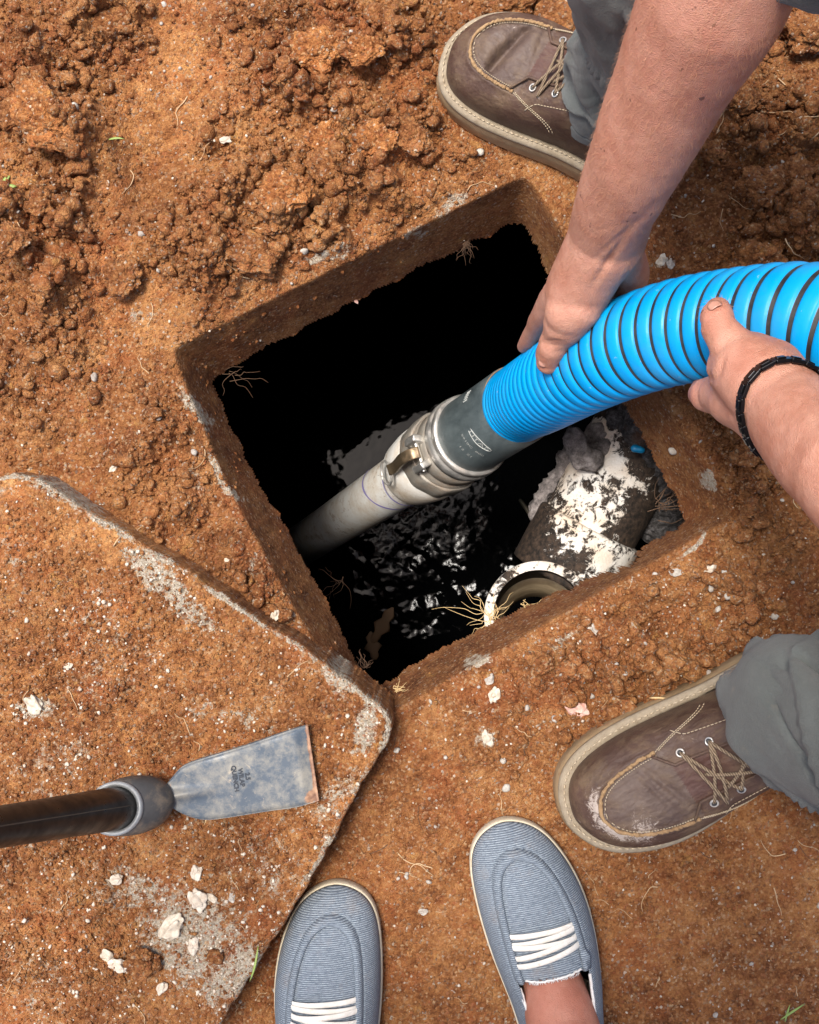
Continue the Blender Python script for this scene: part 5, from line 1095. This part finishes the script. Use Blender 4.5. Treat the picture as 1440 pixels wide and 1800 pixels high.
def leg(name, pts, rads, seed, amp=1., label=None, hemcut=None, mudc=None, folds=()):
    c = catmull(pts, 40); r_ = np.interp(np.linspace(0, 1, len(c)), np.linspace(0, 1, len(rads)), rads); seg = 220; T, N_, B_ = frames(c); th = np.linspace(0, 2*np.pi, seg, endpoint=False)
    N_ = np.cross(T, np.cross([1.0, 0, 0], T)); N_ /= np.linalg.norm(N_, axis=1)[:, None]; B_ = np.cross(T, N_)       # th=0 points to +x
    sA = np.r_[0, np.cumsum(np.linalg.norm(np.diff(c, axis=0), axis=1))]; SS, TH = np.meshgrid(sA, th, indexing='ij')
    cx, cy_ = np.cos(TH), np.sin(TH)
    d = .012*(fbm(cx*1.0+SS*6, cy_*1.0+SS*3, .9, 2, seed)-.5)
    wu = cx*.9+.5*cy_+SS*3+.35*fbm(cx+SS*8, cy_-SS*5, .7, 2, seed+2); wv_ = SS*13+.55*cy_-.3*cx+.7*fbm(cx*.8-SS*4, cy_*.8+SS*3, .8, 2, seed+3)
    n1 = fbm(wu*.7, wv_, .75, 2, seed+5); rd = 1-np.abs(n1-.5)*7; rd = np.clip(rd, -.2, 1); d = d+.0115*rd*np.abs(rd)*sstep(.004, .05, SS)
    n2 = fbm(wv_*.6+3, wu*1.5, .8, 3, seed+7); r2_ = np.clip(1-np.abs(n2-.5)*8, 0, 1); d = d-.0085*r2_**1.5*sstep(.015, .06, SS)
    d = d+.0020*(fbm(cx*3, cy_*3+SS*30, .35, 4, seed+8)-.5)*sstep(.004, .02, SS)
    d = d*amp
    d = d+.0010*np.exp(-((SS-.016)/.0012)**2)*-1.4
    for t0, s0, wt_, ws_, am, sl_ in folds: d = d+am*np.exp(-(((TH-t0+np.pi) % (2*np.pi)-np.pi)/wt_)**2-((SS-s0-sl_*np.sin(TH-t0))/ws_)**2)
    rr = r_[:, None]+d; V = c[:, None]+rr[..., None]*(cx[..., None]*N_[:, None]+cy_[..., None]*B_[:, None]); V[..., 2] += amp*(.012*(1-np.clip(SS/.06, 0, 1))*np.sin(TH*2+seed)+.004*(1-np.clip(SS/.05, 0, 1))*np.sin(TH*3))
    A_ = np.zeros(V.shape[:2]) if mudc is None else np.exp(-(((V-np.array(mudc[0]))**2).sum(-1)/mudc[1]**2))*.95
    o = npmesh(name, V.reshape(-1, 3), grid_quads(len(c), seg, True), M_trou, attrs={'mud': A_}); m_ = o.modifiers.new('s', 'SOLIDIFY'); m_.thickness = .0022; m_.offset = -1; m_.use_rim = True; o.parent = worker
    if label: o['label'] = label
    ac = Acc(); ii = int(np.argmin(np.abs(sA-.017))); k_ = V[ii]+(V[ii]-c[ii])*.012
    for q_ in range(0, seg-1, 2): ac.tube([k_[q_], k_[q_]*.4+k_[q_+1]*.6, k_[q_+1]*.9+k_[q_]*.1], .00045, 4)
    sd_ = ac.build('hem_stitching', M_thread); sd_.parent = o
    return o
M_thread = mat('grey_thread', (.16, .17, .165), .8)
hR = P(1086, 168, .085); hL = P(1400, 1262, .088)
leg('trouser_leg', [hR, P(1112, 135, .14), P(1150, 85, .21), P(1400, -260, .50), hipc+Vector((0, .09, -.05))], [.054, .056, .061, .085, .13], 821, .8, folds=((3.6, .05, .5, .012, -.010, .02), (4.0, .09, .4, .014, -.012, -.03), (3.2, .13, .5, .014, -.010, .03)))
leg('trouser_leg', [hL, P(1425, 1258, .13), P(1480, 1268, .22), knL, hipc+Vector((0, -.09, -.05))], [.061, .064, .073, .092, .13], 843, .9, mudc=(P(1318, 1215, .13)[:], .042), folds=((2.6, .06, .35, .010, -.012, .03), (3.6, .07, .5, .012, -.012, -.03), (4.2, .10, .4, .014, -.014, .02)))
o = remesh('trouser_seat', [[(hipc+Vector((0, -.08, 0)), .14), (hipc+Vector((0, .08, 0)), .14)], [(hipc+Vector((0, 0, -.04)), .13), (hipc+Vector((-.02, 0, .03)), .14)]], .008, 4, M_trou); o.parent = worker
for b_ in (boot1, boot2):
    b_.parent = worker
# link bracelet
wc = P(1384, 724, .385); wax = (P(1430, 772, .42)-P(1352, 684, .37)).normalized(); wax = (wax+Vector((-.15, .25, .35))).normalized(); e1 = wax.cross(Vector((0, 0, 1))).normalized(); e2 = wax.cross(e1)
M_link = mat('black_steel_link', (.016, .016, .018), .28, .85); br = bpy.data.objects.new('bracelet', None); C.objects.link(br); br.parent = worker; br.location = wc
nl = 22; ra, rb = .0385, .0365
bvh = None
from mathutils.bvhtree import BVHTree
dg = bpy.context.evaluated_depsgraph_get(); BV = BVHTree.FromObject(worker, dg)
def wrap(a):
    d = e1*math.cos(a)+e2*math.sin(a); h = BV.ray_cast(wc+d*.075, -d); return (h[0]+h[1]*.0022 if h[0] else wc+d*ra), d
for i in range(nl):
    a0, a1 = 2*math.pi*i/nl, 2*math.pi*(i+1)/nl; p0, d0 = wrap(a0); p1, d1 = wrap(a1); c_ = (p0+p1)/2; t_ = (p1-p0); ln = t_.length; t_.normalize(); nrm = (d0+d1).normalized(); nrm = (nrm-t_*nrm.dot(t_)).normalized(); ax_ = t_.cross(nrm)
    ac = Acc(); V, Q = box_vq(c_-wc, t_*ln*.45, ax_*.0060, nrm*.0014); ac.add(V, Q); V, Q = box_vq(c_-wc+nrm*.0010, t_*ln*.30, ax_*.0028, nrm*.0015); ac.add(V, Q); V, Q = box_vq(p0-wc, t_*ln*.10, ax_*.0048, nrm*.0010); ac.add(V, Q)
    o = ac.build('link', M_link, br, smooth=False); bv = o.modifiers.new('b', 'BEVEL'); bv.width = .0005; bv.segments = 2
# ---------------------------------------------------------------- photographer
def W3(v, r): return (Vector(v), r)
an2 = P(1000, 1850, .088); an1 = Vector((shc1.L*0+P(573, 1545).x+.012, P(573, 1545).y-.205, .088))
pb = []
for an, s_, knx in ((an2, 1, .15), (an1, -1, -.12)):
    toe_ = Vector((an.x-.026*(1 if s_ > 0 else .3), an.y+.120, .026))
    pb.append([(toe_, .020), (toe_.lerp(an, .45)+Vector((0, 0, -.010)), .028), (toe_.lerp(an, .72)+Vector((0, 0, -.004)), .034), (an+Vector((0, .0, -.004)), .0375), (an+Vector((0, -.012, .05)), .036), (Vector((an.x*.97, an.y-.035, .26)), .048), (Vector((knx*.95, an.y-.03, .47)), .058), (Vector((knx*.7, -.66, .85)), .09)])
    pb.append([(an+Vector((0, -.01, -.02)), .034), (an+Vector((0, -.045, -.050)), .027)])
    for q_ in (-1, 1): pb.append([(an+Vector((q_*.030, .004, .004)), .0115), (an+Vector((q_*.028, .0, .03)), .009)])
pb.append([((Vector((-.09, -.68, .92))), .12), (Vector((.09, -.68, .92)), .12)]); pb.append([(Vector((0, -.68, .95)), .13), (Vector((0, -.60, 1.15)), .14), (Vector((0, -.42, 1.40)), .14)])
pb.append([(Vector((-.18, -.36, 1.47)), .065), (Vector((0, -.36, 1.48)), .11), (Vector((.18, -.36, 1.47)), .065)]); pb.append([(Vector((0, -.30, 1.52)), .06), (Vector((0, -.13, 1.60)), .10), (Vector((0, -.08, 1.55)), .08)])
pb.append([(Vector((.19, -.36, 1.45)), .055), (Vector((.25, -.34, 1.22)), .043), (Vector((.13, -.10, 1.29)), .031), (Vector((.09, -.03, 1.30)), .036)])
pb.append([(Vector((-.19, -.36, 1.45)), .055), (Vector((-.36, -.44, 1.16)), .043), (Vector(c0+hd*.90)+Vector((-.02, -.07, .01)), .031), (Vector(c0+hd*.90)+Vector((-.02, -.01, 0)), .036)])
photog = remesh('person', pb, .0034, 6, M_skin2); tag(photog, 'person with a bare ankle in blue canvas shoes at the bottom of the picture', 'person')
for b_ in (cs1, cs2): b_.parent = photog
me = photog.data; co = np.empty(len(me.vertices)*3, np.float32); me.vertices.foreach_get('co', co); co = co.reshape(-1, 3)
at_ = me.attributes.new('red', 'FLOAT', 'POINT'); at_.data.foreach_set('value', (.30*np.exp(-((co[:, 2]-.09)/.03)**2)).astype(np.float32))
okP = lambda p, n_: (p[:, 2] > .09) & (p[:, 2] < .25) & (p[:, 0] > 0)
hairs('leg_hair', 500, photog, okP, .007, M_hair_d, lambda p: np.array([[0, .3, -.9]]))
M_shorts = dirtmat('khaki_shorts', (.25, .20, .13), (.32, .26, .18), (.2, .13, .08), 20)
o = remesh('shorts', [[(Vector((-.09, -.68, .94)), .135), (Vector((.09, -.68, .94)), .135)]]+[[(Vector((k_*.10, -.68, .90)), .12), (Vector((k_*.15, -.62, .60)), .095)] for k_ in (-1, 1)], .009, 3, M_shorts, disp=lump(811, .012, .002)); o.parent = photog
o = remesh('t_shirt', [[(Vector((0, -.68, .98)), .15), (Vector((0, -.60, 1.15)), .155), (Vector((0, -.42, 1.40)), .155)], [(Vector((-.18, -.36, 1.47)), .08), (Vector((0, -.36, 1.46)), .12), (Vector((.18, -.36, 1.47)), .08)], [(Vector((.19, -.36, 1.45)), .075), (Vector((.23, -.35, 1.31)), .062)], [(Vector((-.19, -.36, 1.45)), .075), (Vector((-.27, -.40, 1.32)), .062)]], .009, 3, M_shirt, disp=lump(815, .012, .002)); o.parent = photog
# unseen phone, added just above the lens to block sky reflected in the water
ac = Acc(); V, Q = box_vq((.045, -.035, H+.022), (.078, 0, 0), (0, .039, 0), (0, 0, .0042)); ac.add(V, Q); ph_ = ac.build('phone', mat('dark_phone', (.02, .02, .022), .3), smooth=False); bv = ph_.modifiers.new('b', 'BEVEL'); bv.width = .003; bv.segments = 3
tag(ph_, 'unseen dark mobile phone added above the opening to block the sky reflection', 'phone')
